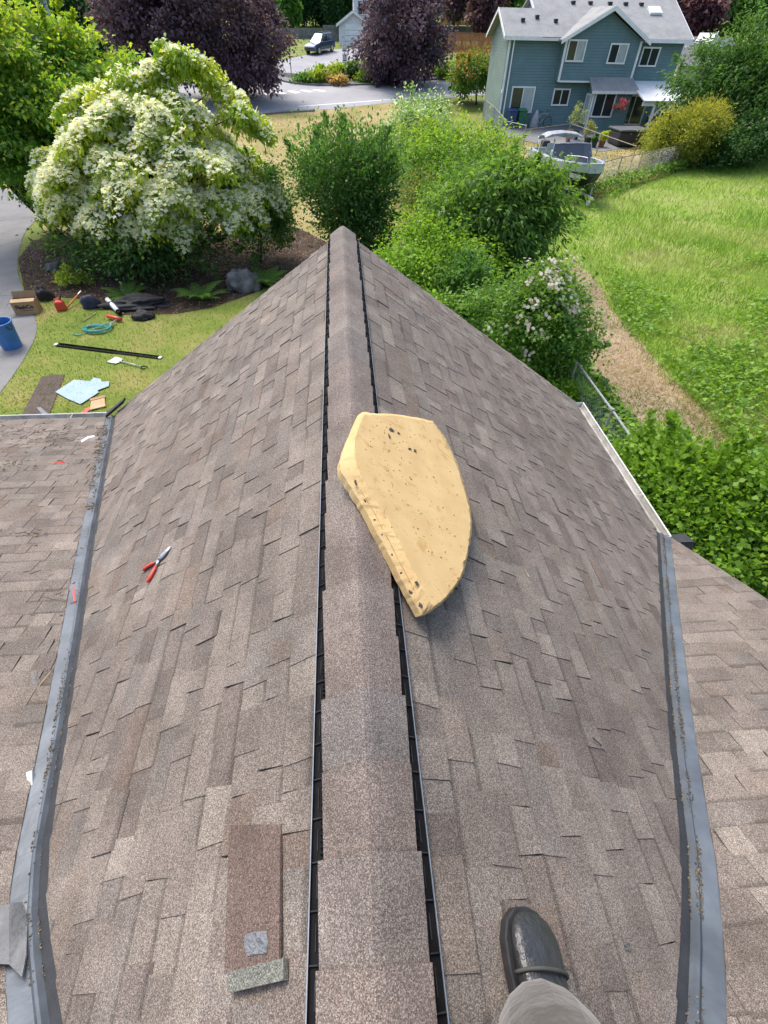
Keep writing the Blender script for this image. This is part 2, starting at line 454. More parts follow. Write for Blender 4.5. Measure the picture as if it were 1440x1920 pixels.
sheet('kerb', [(p.x, p.y) for p in nk] + [(p.x, p.y - 0.7) for p in nk[::-1]], 'concrete', 0.0, thick=0.12)
patio_poly = [(p.x, p.y) for p in gp([(905, 236), (935, 226), (1262, 226), (1262, 262), (1130, 285), (1060, 272), (1000, 268), (940, 255)])]
sheet('patio', patio_poly, 'concrete', 0.02)
yard_poly = [(p.x, p.y) for p in gp([(930, 258), (1000, 268), (1060, 272), (1130, 285), (1262, 262), (1300, 262), (1300, 315), (1112, 374), (1000, 380), (960, 300)])]
sheet('boat_yard', yard_poly, 'drylawn', 0.004)
bed2 = [(p.x, p.y) for p in gp([(552, 148), (600, 130), (655, 116), (760, 135), (850, 130), (850, 142), (760, 148), (700, 152), (600, 154)])]
sheet('planting_bed', bed2, 'mulch', 0.010)
bank = [(p.x, p.y) for p in gp([(470, 127), (505, 118), (565, 104), (625, 92), (660, 89), (660, 62), (480, 72)])]
sheet('front_lawn', bank, 'lawn', 0.010)

# ================================================================== OUR ROOF
p = 0.683
CP = math.cos(math.atan(p)); SP = math.sin(math.atan(p))
VL = np.array([(0.02, -1.35), (0.25, -0.95), (0.6, -0.58), (1.05, -0.073), (1.163, 0.055), (1.279, 0.209), (1.373, 0.388), (1.528, 0.843), (1.774, 1.531), (2.074, 2.328), (3.07, 5.232)])
VR = np.array([(0.02, -1.35), (0.25, -1.0), (0.6, -0.62), (0.986, -0.225), (1.154, -0.049), (1.343, 0.188), (1.539, 0.508), (1.833, 0.963), (3.046, 2.73), (3.2, 2.95)])
RAKE, WL, WR, RAKE2 = 5.30, 3.0, 3.12, 3.22
fx = lambda V, y: float(np.interp(y, V[:, 1], V[:, 0]))        # |X| of the valley at Y
fy = lambda V, x: float(np.interp(x, V[:, 0], V[:, 1]))        # Y of the valley at |X|
house = empty('shingled_house', (0, 0, -4.6), 0, 'brown shingle gable roof of the low house the photographer stands on', 'house')
HP = Matrix.Translation((0, 0, 4.6))
def hb(mb, *a, **k):
    o = mb.build(*a, parent=house, **k); o.matrix_parent_inverse = HP; return o
# deck maps: (s downslope, t along the course) -> point and normal
def wing_map(side):
    def f(s, t):
        return Vector((side * s * CP, t, -s * SP)), Vector((side * SP, 0, CP))
    return f
def arc(V, y0, y1):
    Y = np.linspace(y0, y1, 800); Z = -p * np.interp(Y, V[:, 1], V[:, 0])
    S = np.r_[0, np.cumsum(np.hypot(np.diff(Y), np.diff(Z)))]
    return Y, Z, S
def main_map(V, side, y0, y1):
    Y, Z, S = arc(V, y0, y1)
    def f(s, t):
        y = float(np.interp(s, S, Y)); z = float(np.interp(s, S, Z))
        d = 0.08
        dz = (np.interp(y + d, Y, Z) - np.interp(y - d, Y, Z)) / (2 * d)
        return Vector((side * t, y, z)), Vector((0, -dz, 1)).normalized()
    return f, S[-1], (lambda s: float(np.interp(s, S, Y)))
def clip(poly, a, b, keep):
    """keep the side of line t = a..b (a at s0, b at s1) where t*keep is larger"""
    s0, t0, s1, t1 = a[0], a[1], b[0], b[1]
    fn = lambda q: keep * (q[1] - (t0 + (t1 - t0) * (q[0] - s0) / (s1 - s0)))
    out = []
    for i in range(len(poly)):
        A, B = poly[i], poly[(i + 1) % len(poly)]
        fa, fb = fn(A), fn(B)
        if fa >= 0: out.append(A)
        if fa * fb < 0:
            u = fa / (fa - fb); out.append((A[0] + (B[0] - A[0]) * u, A[1] + (B[1] - A[1]) * u))
    return out
TONES_RAW = [(0.200, 0.180, 0.172), (0.218, 0.198, 0.188), (0.182, 0.162, 0.156), (0.234, 0.214, 0.202), (0.158, 0.139, 0.134), (0.205, 0.176, 0.160), (0.192, 0.180, 0.176), (0.175, 0.138, 0.120), (0.256, 0.236, 0.22), (0.14, 0.122, 0.117)]
WTS = [5, 5, 4, 4, 3, 2.2, 3, 0.9, 1.8, 1.3]
_m = Vector((0.187, 0.167, 0.155))
TONES = [tuple((_m * 0.34 + Vector(c) * 0.66) * 0.91) for c in TONES_RAW]
TONES = [(a, b * 1.01, c * 0.955) for a, b, c in TONES]
pieces = []       # (slope, faces, verts, tone, screen area)
def lay(slope, fmap, smax, lo, hi, expo=0.117, seed=1, smin=0.0):
    r = random.Random(seed)
    k = 0
    nk = int(math.ceil((smax - smin) / expo))
    for k in range(nk):
        s0, s1 = smin + k * expo, min(smin + (k + 1) * expo, smax)
        sm = (s0 + s1) / 2
        t = min(lo(s0), lo(s1)) - r.uniform(0.02, 0.3); tend = max(hi(s0), hi(s1))
        raised = r.random() < 0.5
        tone_run = None
        while t < tend:
            w = r.choice((0.08, 0.1, 0.12, 0.15, 0.18, 0.22, 0.28)) * r.uniform(0.85, 1.15)
            if not raised: w *= 1.15
            th = (0.0034 if raised else 0.0) * r.uniform(0.9, 1.15)
            if r.random() < 0.04: th += 0.004
            jb = r.uniform(-0.002, 0.002)
            slant = r.uniform(-0.012, 0.012) if raised else 0
            poly = [(s0 - 0.012, t), (s0 - 0.012, t + w), (s1 + jb, t + w - slant), (s1 + jb, t + slant)]
            if lo(sm) > -50: poly = clip(poly, (s0, lo(s0)), (s1, lo(s1)), 1)
            if len(poly) >= 3: poly = clip(poly, (s0, hi(s0)), (s1, hi(s1)), -1)
            t += w - 0.0005
            if len(poly) >= 3:
                tone = Vector(r.choices(TONES, WTS)[0]) * r.uniform(0.93, 1.07)
                if not raised: tone = tone * 0.93
                top, bot = [], []
                for (s, tt) in poly:
                    P0, N = fmap(max(s, 0), tt)
                    fr = (s - s0) / (s1 - s0 + 1e-6)
                    top.append(P0 + N * (0.001 + max(0, fr) * 0.0040 + (th if raised else 0.0)))
                    bot.append(P0 - N * 0.006)
                pxs = [PX(q) for q in top]
                ar = 0
                if all(-60 < a < 1500 and -60 < b < 1980 for a, b in pxs):
                    ar = abs(sum(pxs[i][0] * pxs[(i + 1) % len(pxs)][1] - pxs[(i + 1) % len(pxs)][0] * pxs[i][1] for i in range(len(pxs)))) / 2
                band = r.choice((0.0, 0.0, 0.05, 0.12, 0.4, 0.4)) if not raised else r.choice((0.05, 0.15, 0.4, 0.4))
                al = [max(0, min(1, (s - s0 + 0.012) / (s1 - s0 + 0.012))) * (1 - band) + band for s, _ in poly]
                pieces.append((slope, top, bot, tuple(tone), ar, al))
            raised = not raised if r.random() < 0.85 else raised
def deck(name, fmap, S, lo, hi, nt=2):
    mb = MB(); mb.cur = (0.16, 0.135, 0.125)
    rings = []
    for s in S:
        a, b = lo(s), hi(s)
        rings.append([fmap(s, a + (b - a) * j / nt)[0] - fmap(s, a)[1] * 0.004 for j in range(nt + 1)])
    mb.loft(rings, cap=False, closed=False)
    return hb(mb, name, 'shingle')
PANM, PANW = 0.084, 0.062            # shown width of the valley metal on the main and wing side
def shift(V, d):
    out = []
    for i in range(len(V)):
        a, b = V[max(i - 1, 0)], V[min(i + 1, len(V) - 1)]
        t = (b - a) / np.linalg.norm(b - a); out.append(V[i] + d * np.array([t[1], -t[0]]))
    out = np.array(out); return out[np.argsort(out[:, 1])]
for side, V, W, nm, lb in ((-1, VL, WL, 'wing_slope', 'sunlit slope left of the ridge'), (1, VR, WR, 'wing_slope', 'slope right of the ridge')):
    fm = wing_map(side)
    hi = lambda s: RAKE + 0.02
    d = deck(nm, fm, np.linspace(0, W / CP, 40), lambda s, V=V: fy(V, s * CP) - 0.01, hi); d['label'] = lb
    VO = shift(V, -PANW)
    lay(d, fm, W / CP, (lambda s, V=VO: fy(V, s * CP)), hi, seed=3 + side, smin=0.194)
for side, V, y1, tmax, lb in ((-1, VL, 5.232, 9.5, 'low pitched slope beyond the left valley'), (1, VR, 2.90, RAKE2, 'slope beyond the right valley')):
    fm, smax, ys_ = main_map(V, side, -1.35, y1)
    VO = shift(V, PANM)
    lo = lambda s, V=VO, ys_=ys_: fx(V, ys_(s))
    hi = lambda s, tmax=tmax: tmax
    d = deck('main_slope', fm, np.linspace(0, smax, 60), lambda s, V=V, ys_=ys_: fx(V, ys_(s)) - 0.005, hi); d['label'] = lb
    lay(d, fm, smax, lo, hi, seed=11 + side)
pieces.sort(key=lambda q: -q[4])
def shmesh(mb, q):
    mb.cur = q[3]
    n = len(q[1])
    a = []
    for x, al in zip(q[1], q[5]):
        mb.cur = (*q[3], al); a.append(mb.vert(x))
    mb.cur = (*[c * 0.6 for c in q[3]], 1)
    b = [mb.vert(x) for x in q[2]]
    mb.f.append(a)
    for k in range(n): mb.f.append([a[k], a[(k + 1) % n], b[(k + 1) % n], b[k]])
rest = {}
for i, q in enumerate(pieces):
    if i < 300:
        mb = MB(); shmesh(mb, q)
        o = mb.build('shingle', 'shingle', parent=q[0]); o.matrix_parent_inverse = (HP @ Matrix.Translation((0, 0, -4.6)))
    else:
        rest.setdefault(q[0].name, (q[0], MB())); shmesh(rest[q[0].name][1], q)
for sl, mb in rest.values():
    o = mb.build('shingle_field', 'shingle', parent=sl); o['kind'] = 'stuff'
# back slope behind the photographer, gable walls and house walls
mb = MB(); mb.cur = (0.19, 0.16, 0.148)
mb.prism([(-9.5, -1.35, -0.01), (RAKE2, -1.35, -0.01), (RAKE2, -6.6, -2.1), (-9.5, -6.6, -2.1)], (0, 0, -0.05))
hb(mb, 'back_slope', 'shingle')
mb = MB()
mb.prism([(-2.65, 4.95, -4.6), (2.8, 4.95, -4.6), (2.8, 4.95, -2.0), (0, 4.95, -0.09), (-2.65, 4.95, -1.9)], (0, -6.5, 0))
hb(mb, 'gable_wall', 'beige')
mb = MB(); mb.box((-4.2, -0.75, -3.4), (10.6, 11.3, 2.4)); hb(mb, 'wall', 'beige')
mb = MB(); mb.prism([(3.0, -6.3, -4.6), (3.0, 2.5, -4.6), (3.0, 2.5, -2.15), (3.0, -1.3, -0.15), (3.0, -6.3, -2.15)], (-2.5, 0, 0)); hb(mb, 'gable_wall', 'beige')
# rake boards with drip edge
for side, W in ((-1, WL), (1, WR)):
    mb = MB(); mb.prism([(0, RAKE - 0.05, -0.012), (side * W, RAKE - 0.05, -0.012 - p * W), (side * W, RAKE - 0.05, -0.19 - p * W), (0, RAKE - 0.05, -0.19)], (0, 0.035, 0)); hb(mb, 'rake_board', 'trim')
    mb = MB(); mb.prism([(0, RAKE - 0.012, 0.0), (side * W, RAKE - 0.012, -p * W), (side * W, RAKE - 0.012, -0.05 - p * W), (0, RAKE - 0.012, -0.05)], (0, 0.02, 0)); hb(mb, 'drip_edge', 'flashdark')
YR0 = 2.9
ym, zm = -1.35, -0.01
mb = MB()
zr = lambda y: -p * fx(VR, y)
pr = [(RAKE2 - 0.02, y, zr(y) - 0.02) for y in np.linspace(-1.3, 2.93, 14)]
mb.prism(pr + [(a, b, c - 0.17) for a, b, c in pr[::-1]], (0.03, 0, 0)); hb(mb, 'rake_board', 'flashdark')
mb = MB(); mb.box((3.36, 2.84, zr(2.85) - 0.13), (0.24, 0.16, 0.16), Matrix.Rotation(R(-20), 3, 'X')); hb(mb, 'eave_return', 'flashdark')
# gutters
def gutter(pa, pb, out, name):
    pa, pb, out = Vector(pa), Vector(pb), Vector(out)
    zz = Vector((0, 0, 1))
    prof = [(0.0, 0.0), (0.0, -0.10), (0.085, -0.10), (0.115, -0.02), (0.118, 0.0), (0.135, 0.0), (0.135, -0.012), (0.126, -0.012), (0.122, -0.025), (0.09, -0.112), (-0.01, -0.112), (-0.01, 0.0)]
    mb = MB(); mb.loft([[q + out * a + zz * b for a, b in prof] for q in (pa, pb)])
    g = hb(mb, name, 'gutterinside')
    mb = MB(); mb.tube([pa + out * 0.128 + zz * 0.001, pb + out * 0.128 + zz * 0.001], 0.006, 8); mb.build('lip', 'whitepaint', parent=g)
    mb = MB(); mb.face([pa + out * 0.002 - zz * 0.06, pb + out * 0.002 - zz * 0.06, pb + out * 0.098 - zz * 0.06, pa + out * 0.098 - zz * 0.06])
    o = mb.build('silt', 'gutterinside', parent=g)
    n = int((pb - pa).length / 0.9)
    for k in range(n):
        mb = MB(); c = pa.lerp(pb, (k + 0.5) / n); mb.box(c + out * 0.06 + zz * 0.004, (0.13 if abs(out.x) > 0.5 else 0.009, 0.13 if abs(out.y) > 0.5 else 0.009, 0.004)); mb.build('hanger', 'gutterinside', parent=g)
    for s_ in (pa, pb):
        mb = MB(); mb.prism([s_ + out * a + zz * b for a, b in prof[:5]], (pb - pa).normalized() * 0.004); mb.build('end_cap', 'whitepaint', parent=g)
gutter((WR - 0.01, 2.85, -p * WR - 0.005), (WR - 0.01, RAKE, -p * WR - 0.005), (1, 0, 0), 'gutter')
gutter((-9.5, 5.225, -p * fx(VL, 5.232) - 0.012), (-3.16, 5.225, -p * fx(VL, 5.232) - 0.012), (0, 1, 0), 'gutter')
mb = MB(); mb.prism([(-2.86, 5.33, -1.90), (-2.86, 5.24, -1.90), (-3.14, 5.20, -2.09), (-3.16, 5.30, -2.10)], (0, 0, 0.035)); hb(mb, 'kick_flashing', 'flashdark', bevel=0.004)
# valley flashings: flat pans with a W rib in the middle
def valley(V, side, y0, y1):
    Y = np.r_[np.arange(y0, y1, 0.07), y1]
    def pt(x, y, h):
        main = -p * fx(V, y); wing = -p * abs(x)
        return Vector((side * x, y, max(main, wing) + h))
    pans, ribs, dark = [], [], []
    for y in Y:
        x = fx(V, y); d = 0.12
        tx, ty = fx(V, y + d) - fx(V, y - d), 2 * d
        L = math.hypot(tx, ty); nx, ny = ty / L, -tx / L           # towards the main slope
        pans.append([pt(x + nx * a, y + ny * a, h) for a, h in ((PANM + 0.012, -0.001), (PANM - 0.004, 0.002), (0.02, 0.006), (0.0, 0.006))])
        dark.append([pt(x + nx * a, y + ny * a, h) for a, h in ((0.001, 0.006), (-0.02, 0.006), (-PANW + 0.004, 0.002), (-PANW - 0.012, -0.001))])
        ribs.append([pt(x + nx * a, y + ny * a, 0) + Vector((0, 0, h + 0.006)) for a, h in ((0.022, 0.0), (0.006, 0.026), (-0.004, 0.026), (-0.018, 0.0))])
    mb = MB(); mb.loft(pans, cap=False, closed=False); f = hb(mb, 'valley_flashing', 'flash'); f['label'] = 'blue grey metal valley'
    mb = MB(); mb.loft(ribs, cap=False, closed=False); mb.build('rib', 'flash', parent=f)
    mb = MB(); mb.loft(dark, cap=False, closed=False); o = mb.build('tarred_pan', 'flashdark', parent=f); o['label'] = 'dark tarred side of the valley'  # wing-side pan is dark with tar and dirt
    r = random.Random(5 + side)
    mb = MB()
    for k in range(7000 if side > 0 else 4200):                       # grit and needles caught along the rib
        y = y0 + (y1 - y0) * (r.random() ** 1.2); x = fx(V, y)
        if side < 0 and 1.3 < y < 3.0 and r.random() < 0.85: continue
        if math.sin(y * 7.3 + 2 * math.sin(y * 3.1)) + 0.8 * math.sin(y * 19) < r.uniform(-1.0, 1.2): continue
        c = r.choice((0.026, 0.03, -0.02, -0.024, 0.002)) + r.gauss(0, 0.0045)
        z = pt(x + c, y, 0.008).z + (0.026 if abs(c) < 0.008 else 0)
        mb.cur = r.choice(((1, 1, 1), (1.3, 1.2, 1.0), (0.6, 0.6, 0.5), (0.8, 0.75, 0.65), (0.5, 0.5, 0.45), (1.6, 1.5, 1.3)))
        s = r.uniform(0.0014, 0.0036)
        mb.box((side * (x + c), y, z + s * 0.4), (s * 1.2, s * r.uniform(1, 2.6), s), Matrix.Rotation(r.uniform(0, 3), 3, 'Z') @ Matrix.Rotation(r.uniform(-0.5, 0.5), 3, 'X'))
    o = mb.build('grit', 'debris', parent=f); o['kind'] = 'stuff'
    return f
valley(VL, -1, -1.2, 5.22)
valley(VR, 1, -1.2, 2.9)
# ridge vent (black trays, grey lips, ribs) and ridge cap shingles
CW = 0.132
for side in (-1, 1):
    mb = MB()
    a, b = CW - 0.05, CW + 0.026
    mb.prism([(side * a, -1.2, -p * a + 0.002), (side * b, -1.2, -p * b + 0.002), (side * b, -1.2, -p * b + 0.012), (side * a, -1.2, -p * a + 0.012)], (0, 6.52, 0))
    v = hb(mb, 'ridge_vent', 'blackplastic')
    mb = MB(); b2 = b + 0.003
    mb.prism([(side * b, -1.2, -p * b + 0.012), (side * b2, -1.2, -p * b2 + 0.010), (side * b2, -1.2, -p * b2 + 0.024), (side * b, -1.2, -p * b + 0.026)], (0, 6.52, 0))
    mb.build('lip', 'greyplastic', parent=v)
    mb = MB()
    for y in np.arange(-1.1, 5.3, 0.098):
        mb.prism([(side * (CW - 0.03), y, -p * (CW - 0.03) + 0.012), (side * b, y, -p * b + 0.012), (side * b, y, -p * b + 0.02), (side * (CW - 0.03), y, -p * (CW - 0.03) + 0.024)], (0, 0.003, 0))
        mb.box((side * (b - 0.017), y + 0.05, -p * (b - 0.017) + 0.014), (0.002, 0.05, 0.005))
    o = mb.build('baffle', 'baffle', parent=v); o['kind'] = 'stuff'
    mb = MB()
    for y in np.arange(-1.1, 5.3, 0.0142):
        mb.box((side * (CW - 0.010), y, -p * (CW - 0.01) + 0.013), (0.022, 0.004, 0.012))
    o = mb.build('louvre', 'blackplastic', parent=v); o['kind'] = 'stuff'
EX = 0.207
y = RAKE + 0.05
r = random.Random(21)
ctones = [(0.178, 0.162, 0.150), (0.172, 0.160, 0.150), (0.164, 0.155, 0.148), (0.18, 0.160, 0.146), (0.188, 0.172, 0.160), (0.174, 0.152, 0.138)]
k = 0
while y > -1.1:
    mb = MB(); mb.cur = tuple(Vector(r.choice(ctones)) * r.uniform(0.93, 1.07))
    w0 = CW + r.uniform(-0.002, 0.005); jx = r.uniform(-0.003, 0.003)
    rings_t, rings_b = [], []
    for (yy, h, w) in ((y, 0.039, w0), (y - 0.10, 0.0345, w0 - 0.003), (y - EX - 0.012, 0.0270, w0 - 0.008)):
        prof = []
        for a in np.linspace(-1, 1, 13):
            x = a * w
            zz = -p * math.sqrt(x * x + 0.016 ** 2) + p * 0.016 * 0.55
            prof.append((x + jx, zz))
        sk = r.uniform(-0.004, 0.004)
        rings_t.append([Vector((x, yy + sk * x / w, z + h)) for x, z in prof])
        rings_b.append([Vector((x, yy + sk * x / w, z + h - 0.0075)) for x, z in prof])
    mb.loft([t + b[::-1] for t, b in zip(rings_t, rings_b)])
    n3 = len(rings_t[0]) * 2
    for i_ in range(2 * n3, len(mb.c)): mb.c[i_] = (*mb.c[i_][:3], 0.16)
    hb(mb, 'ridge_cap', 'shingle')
    y -= EX; k += 1
mb = MB()   # filler under the caps
mb.prism([(-0.11, -1.2, -p * 0.11 + 0.004), (0.11, -1.2, -p * 0.11 + 0.004), (0.0, -1.2, 0.006)], (0, 6.5, 0)); hb(mb, 'vent_core', 'blackplastic')

# ================================================================== THINGS ON THE ROOF
def hitR(px, py, off=0.0):
    n = Vector((SP, 0, CP)); d = ray(px, py)
    return CAM_O + d * ((off - n.dot(CAM_O)) / n.dot(d))
def hitL(px, py, off=0.0):
    n = Vector((-SP, 0, CP)); d = ray(px, py)
    return CAM_O + d * ((off - n.dot(CAM_O)) / n.dot(d))
NR, NL = Vector((SP, 0, CP)), Vector((-SP, 0, CP))
# --- foam pad
def foam_mat():
    m, n, l, b = new_mat('yellow_foam')
    c = n.new('ShaderNodeTexCoord')
    t = noise(n, l, 7, 5, vec=c.outputs['Object'])
    r0 = ramp(n, [(0.465, 0.322, 0.148), (0.505, 0.358, 0.172), (0.535, 0.392, 0.196)], [0.3, 0.5, 0.7]); l.new(t.outputs['Fac'], r0.inputs[0])
    mp = n.new('ShaderNodeMapping'); mp.inputs['Scale'].default_value = (1, 1.6, 1); mp.inputs['Rotation'].default_value = (0, 0, 0.5)
    l.new(c.outputs['Object'], mp.inputs[0])
    t2 = noise(n, l, 80, 3, 0.5, vec=mp.outputs[0])
    r2 = ramp(n, [(0.25, 0.17, 0.08), (1, 1, 1)], [0.25, 0.31]); l.new(t2.outputs['Fac'], r2.inputs[0])
    t4 = noise(n, l, 16, 4, 0.6, vec=c.outputs['Object'])
    r4 = ramp(n, [(0.84, 0.76, 0.62), (1, 1, 1)], [0.30, 0.42]); l.new(t4.outputs['Fac'], r4.inputs[0])
    l.new(mulc(n, l, mulc(n, l, r0.outputs[0], r2.outputs[0]), r4.outputs[0]), b.inputs['Base Color'])
    b.inputs['Roughness'].default_value = 0.9; b.inputs['Specular IOR Level'].default_value = 0.15
    t3 = noise(n, l, 140, 4, 0.7, vec=c.outputs['Object'])
    mx = mulc(n, l, r2.outputs[0], t3.outputs['Fac'], 0.35)
    bp = n.new('ShaderNodeBump'); bp.inputs['Strength'].default_value = 0.6; bp.inputs['Distance'].default_value = 0.012
    l.new(mx, bp.inputs['Height']); l.new(bp.outputs[0], b.inputs['Normal'])
    return m
M['foam'] = foam_mat()
outer = [(675, 775), (702, 775), (742, 777), (792, 785), (812, 790), (832, 817), (847, 845), (862, 880), (872, 915), (882, 952), (885, 990), (880, 1027), (870, 1072), (855, 1100), (830, 1130), (799, 1152), (790, 1154), (767, 1112), (740, 1062), (720, 1022), (702, 990), (685, 957), (662, 920), (639, 880), (642, 850), (655, 815)]
inner = [(682, 778), (704, 778), (742, 780), (791, 788), (810, 793), (829, 819), (844, 847), (859, 881), (869, 915), (879, 952), (882, 989), (877, 1026), (867, 1070), (852, 1098), (828, 1127), (813, 1137), (806, 1126), (790, 1098), (770, 1058), (752, 1022), (738, 995), (722, 962), (694, 918), (671, 878), (665, 846), (668, 815)]
OFF = 0.036
TH = 0.085
T0 = [hitR(x, y, OFF + 0.035) for x, y in outer]
T1 = [hitR(x, y, OFF + TH) for x, y in inner]
def dens(P, k=6, amp=0.004, seed=0):
    r = random.Random(seed); out = []
    for i in range(len(P)):
        a, b, c, d = P[i - 1], P[i], P[(i + 1) % len(P)], P[(i + 2) % len(P)]
        sharp = (b - a).normalized().dot((c - b).normalized()) < 0.8 or (c - b).normalized().dot((d - c).normalized()) < 0.8
        for j in range(k):
            t = j / k
            q = b.lerp(c, t) if sharp else 0.5 * ((2 * b) + (c - a) * t + (2 * a - 5 * b + 4 * c - d) * t * t + (3 * b - a - 3 * c + d) * t ** 3)
            g = amp * (2.6 if r.random() < 0.07 else 1)
            out.append(q + Vector((r.uniform(-g, g), r.uniform(-g, g), r.uniform(-g, g) * 0.4)))
    return out
D1 = dens(T1, amp=0.0022, seed=1); D0 = dens(T0, amp=0.0018, seed=2)
cen = sum(D0, Vector()) / len(D0)
Db = [q - NR * 0.035 + (cen - q) * 0.015 for q in D0]
cap_c = sum(D1, Vector()) / len(D1)
pad = empty('foam_pad', Vector(cen) - NR * 0.06, 0, 'thick pale yellow foam wedge cushion with dark nicks lying across the ridge', 'foam pad')
PI_ = Matrix.Translation(-pad.location)
mb = MB()
rr0 = random.Random(77)
S1 = dens(T1, amp=0.0, seed=1)
Dm = [a.lerp(b, 0.5) + Vector((rr0.gauss(0, 0.0016), rr0.gauss(0, 0.0016), rr0.gauss(0, 0.001))) for a, b in zip(D0, D1)]
Dq = [a.lerp(b, 0.85) + Vector((rr0.gauss(0, 0.0012), rr0.gauss(0, 0.0012), 0)) for a, b in zip(D0, D1)]
rings = [Db, D0, Dm, Dq, D1] + [[cap_c + (q - cap_c) * f for q in S1] for f in (0.975, 0.75, 0.5, 0.25)]
idx = [[mb.vert(q) for q in rg] for rg in rings]
n_ = len(D1)
for a, b in zip(idx, idx[1:]):
    for j in range(n_): mb.f.append([a[j], a[(j + 1) % n_], b[(j + 1) % n_], b[j]])
mb.f.append(idx[-1]); mb.f.append(idx[0][::-1])
o = mb.build('cushion', 'foam', pad); o.matrix_parent_inverse = PI_
M['tar'] = simple('tar_smear', (0.03, 0.028, 0.027), (0.055, 0.05, 0.045), 60, 0.7)
M['tornfoam'] = simple('torn_foam', (0.42, 0.24, 0.07), (0.26, 0.14, 0.04), 60, 0.9)
rr = random.Random(4)
def blot(px, py, w, h, ang, mat, off, sub=9, nm='tar_smear'):
    c = hitR(px, py, off); s = 1 / SC(c)
    u = Vector((CP, 0, -SP)); v = Vector((0, 1, 0))
    mb = MB(); ptl = []
    for j in range(sub):
        a = 2 * math.pi * j / sub; k = rr.uniform(0.45, 1.2)
        x, y = w * math.cos(a) * k, h * math.sin(a) * k
        x, y = x * math.cos(ang) - y * math.sin(ang), x * math.sin(ang) + y * math.cos(ang)
        ptl.append(c + (u * x + v * y * 1.2) * s)
    mb.prism(ptl, NR * 0.003)
    o = mb.build(nm, mat, pad); o.matrix_parent_inverse = PI_
for a in ((733, 805, 8, 5, 0.3), (747, 812, 4, 2.5, 0), (730, 818, 2, 7, 0.2), (778, 845, 4, 4, 0.4), (768, 842, 5, 2, 0.6)):
    blot(*a, 'tar', OFF + TH + 0.0012)
for a in ((782, 1093, 7, 6, 0.3),): blot(*a, 'tar', OFF + TH - 0.008)
for a in ((702, 975, 3, 2, 0.4), (716, 1003, 2.5, 2, 0.2), (735, 1040, 3, 2, 0.5), (752, 1075, 3.5, 2, 0.3), (684, 940, 3, 3, 0), (770, 1112, 6, 5, 0.2), (788, 1135, 5, 7, 0), (666, 905, 3, 7, 0.2)): blot(*a, 'tar', OFF + 0.062)
def foam_line(pts, rad):
    mb = MB(); mb.tube(smoothpoly(pts, 4), rad, 5); o = mb.build('scratch', 'tornfoam', pad); o.matrix_parent_inverse = PI_
foam_line([T0[i].lerp(T1[i], 0.42) + NR * 0.0005 for i in range(17, 24)], 0.0013)
foam_line([hitR(x, y, OFF + TH) for x, y in ((819, 822), (820, 832), (824, 842), (836, 852), (852, 863))], 0.0009)
foam_line([hitR(x, y, OFF + TH) for x, y in ((712, 968), (720, 960), (724, 950))], 0.0009)
M['dentfoam'] = simple('bruised_foam', (0.36, 0.235, 0.10), (0.29, 0.18, 0.07), 60, 0.95)
for k in range(150):                       # small dents, thicker towards the left side
    x, y = rr.gauss(735, 55), rr.uniform(790, 1110)
    if x < 690 + (y - 900) * 0.55 + 22 or x > 868 or x < 678 or (y > 1000 and x > 860): continue
    blot(x, y, rr.uniform(0.8, 2.4), rr.uniform(0.3, 0.7), rr.gauss(-0.5, 0.5), 'dentfoam', OFF + TH - 0.0012, 6, 'dent')
for k in range(60):
    x, y = rr.uniform(690, 870), rr.uniform(790, 1100)
    if x < 690 + (y - 900) * 0.55 + 25: continue
    blot(x, y, rr.uniform(0.8, 2.6), rr.uniform(0.4, 1.0), rr.uniform(-1, 1), 'tornfoam', OFF + TH + 0.0006, 7, 'nick')
# --- snips with red handles
def snips():
    A, B, Cc = hitL(320, 1025, 0.018), hitL(268, 1070, 0.018), hitL(275, 1092, 0.018)
    piv = hitL(299, 1049, 0.018)
    t = empty('tin_snips', hitL(295, 1058, 0.0), 0, 'open steel snips with red handles on the left roof slope', 'snips')
    I = Matrix.Translation(-t.location)
    def part(name, mat, pts, rad, n=8):
        mb = MB(); mb.tube(pts, rad, n); o = mb.build(name, mat, t, smooth=True); o.matrix_parent_inverse = I
    for end, k in ((B, 1), (Cc, -1)):
        d = (end - piv)
        side = d.cross(NL).normalized() * 0.006 * k
        part('handle', 'redplastic', [piv + d * 0.30, piv + d * 0.45 + side, piv + d * 0.72 + side * 1.6, piv + d * 0.97 + side, piv + d * 1.0 + side], [0.008, 0.0105, 0.0115, 0.0105, 0.006])
        part('tang', 'steel', [piv, piv + d * 0.34], [0.009, 0.006])
    dj = A - piv; sj = dj.cross(NL).normalized()
    for k in (-1, 1):
        part('jaw', 'steel', [piv - dj * 0.1, piv + dj * 0.25 + sj * 0.009 * k, piv + dj * 0.65 + sj * 0.008 * k, A + sj * 0.004 * k], [0.007, 0.011, 0.008, 0.003])
    mb = MB(); mb.tube([piv, piv + NL * 0.014], 0.008, 10); o = mb.build('pivot_bolt', 'steel', t); o.matrix_parent_inverse = I
snips()
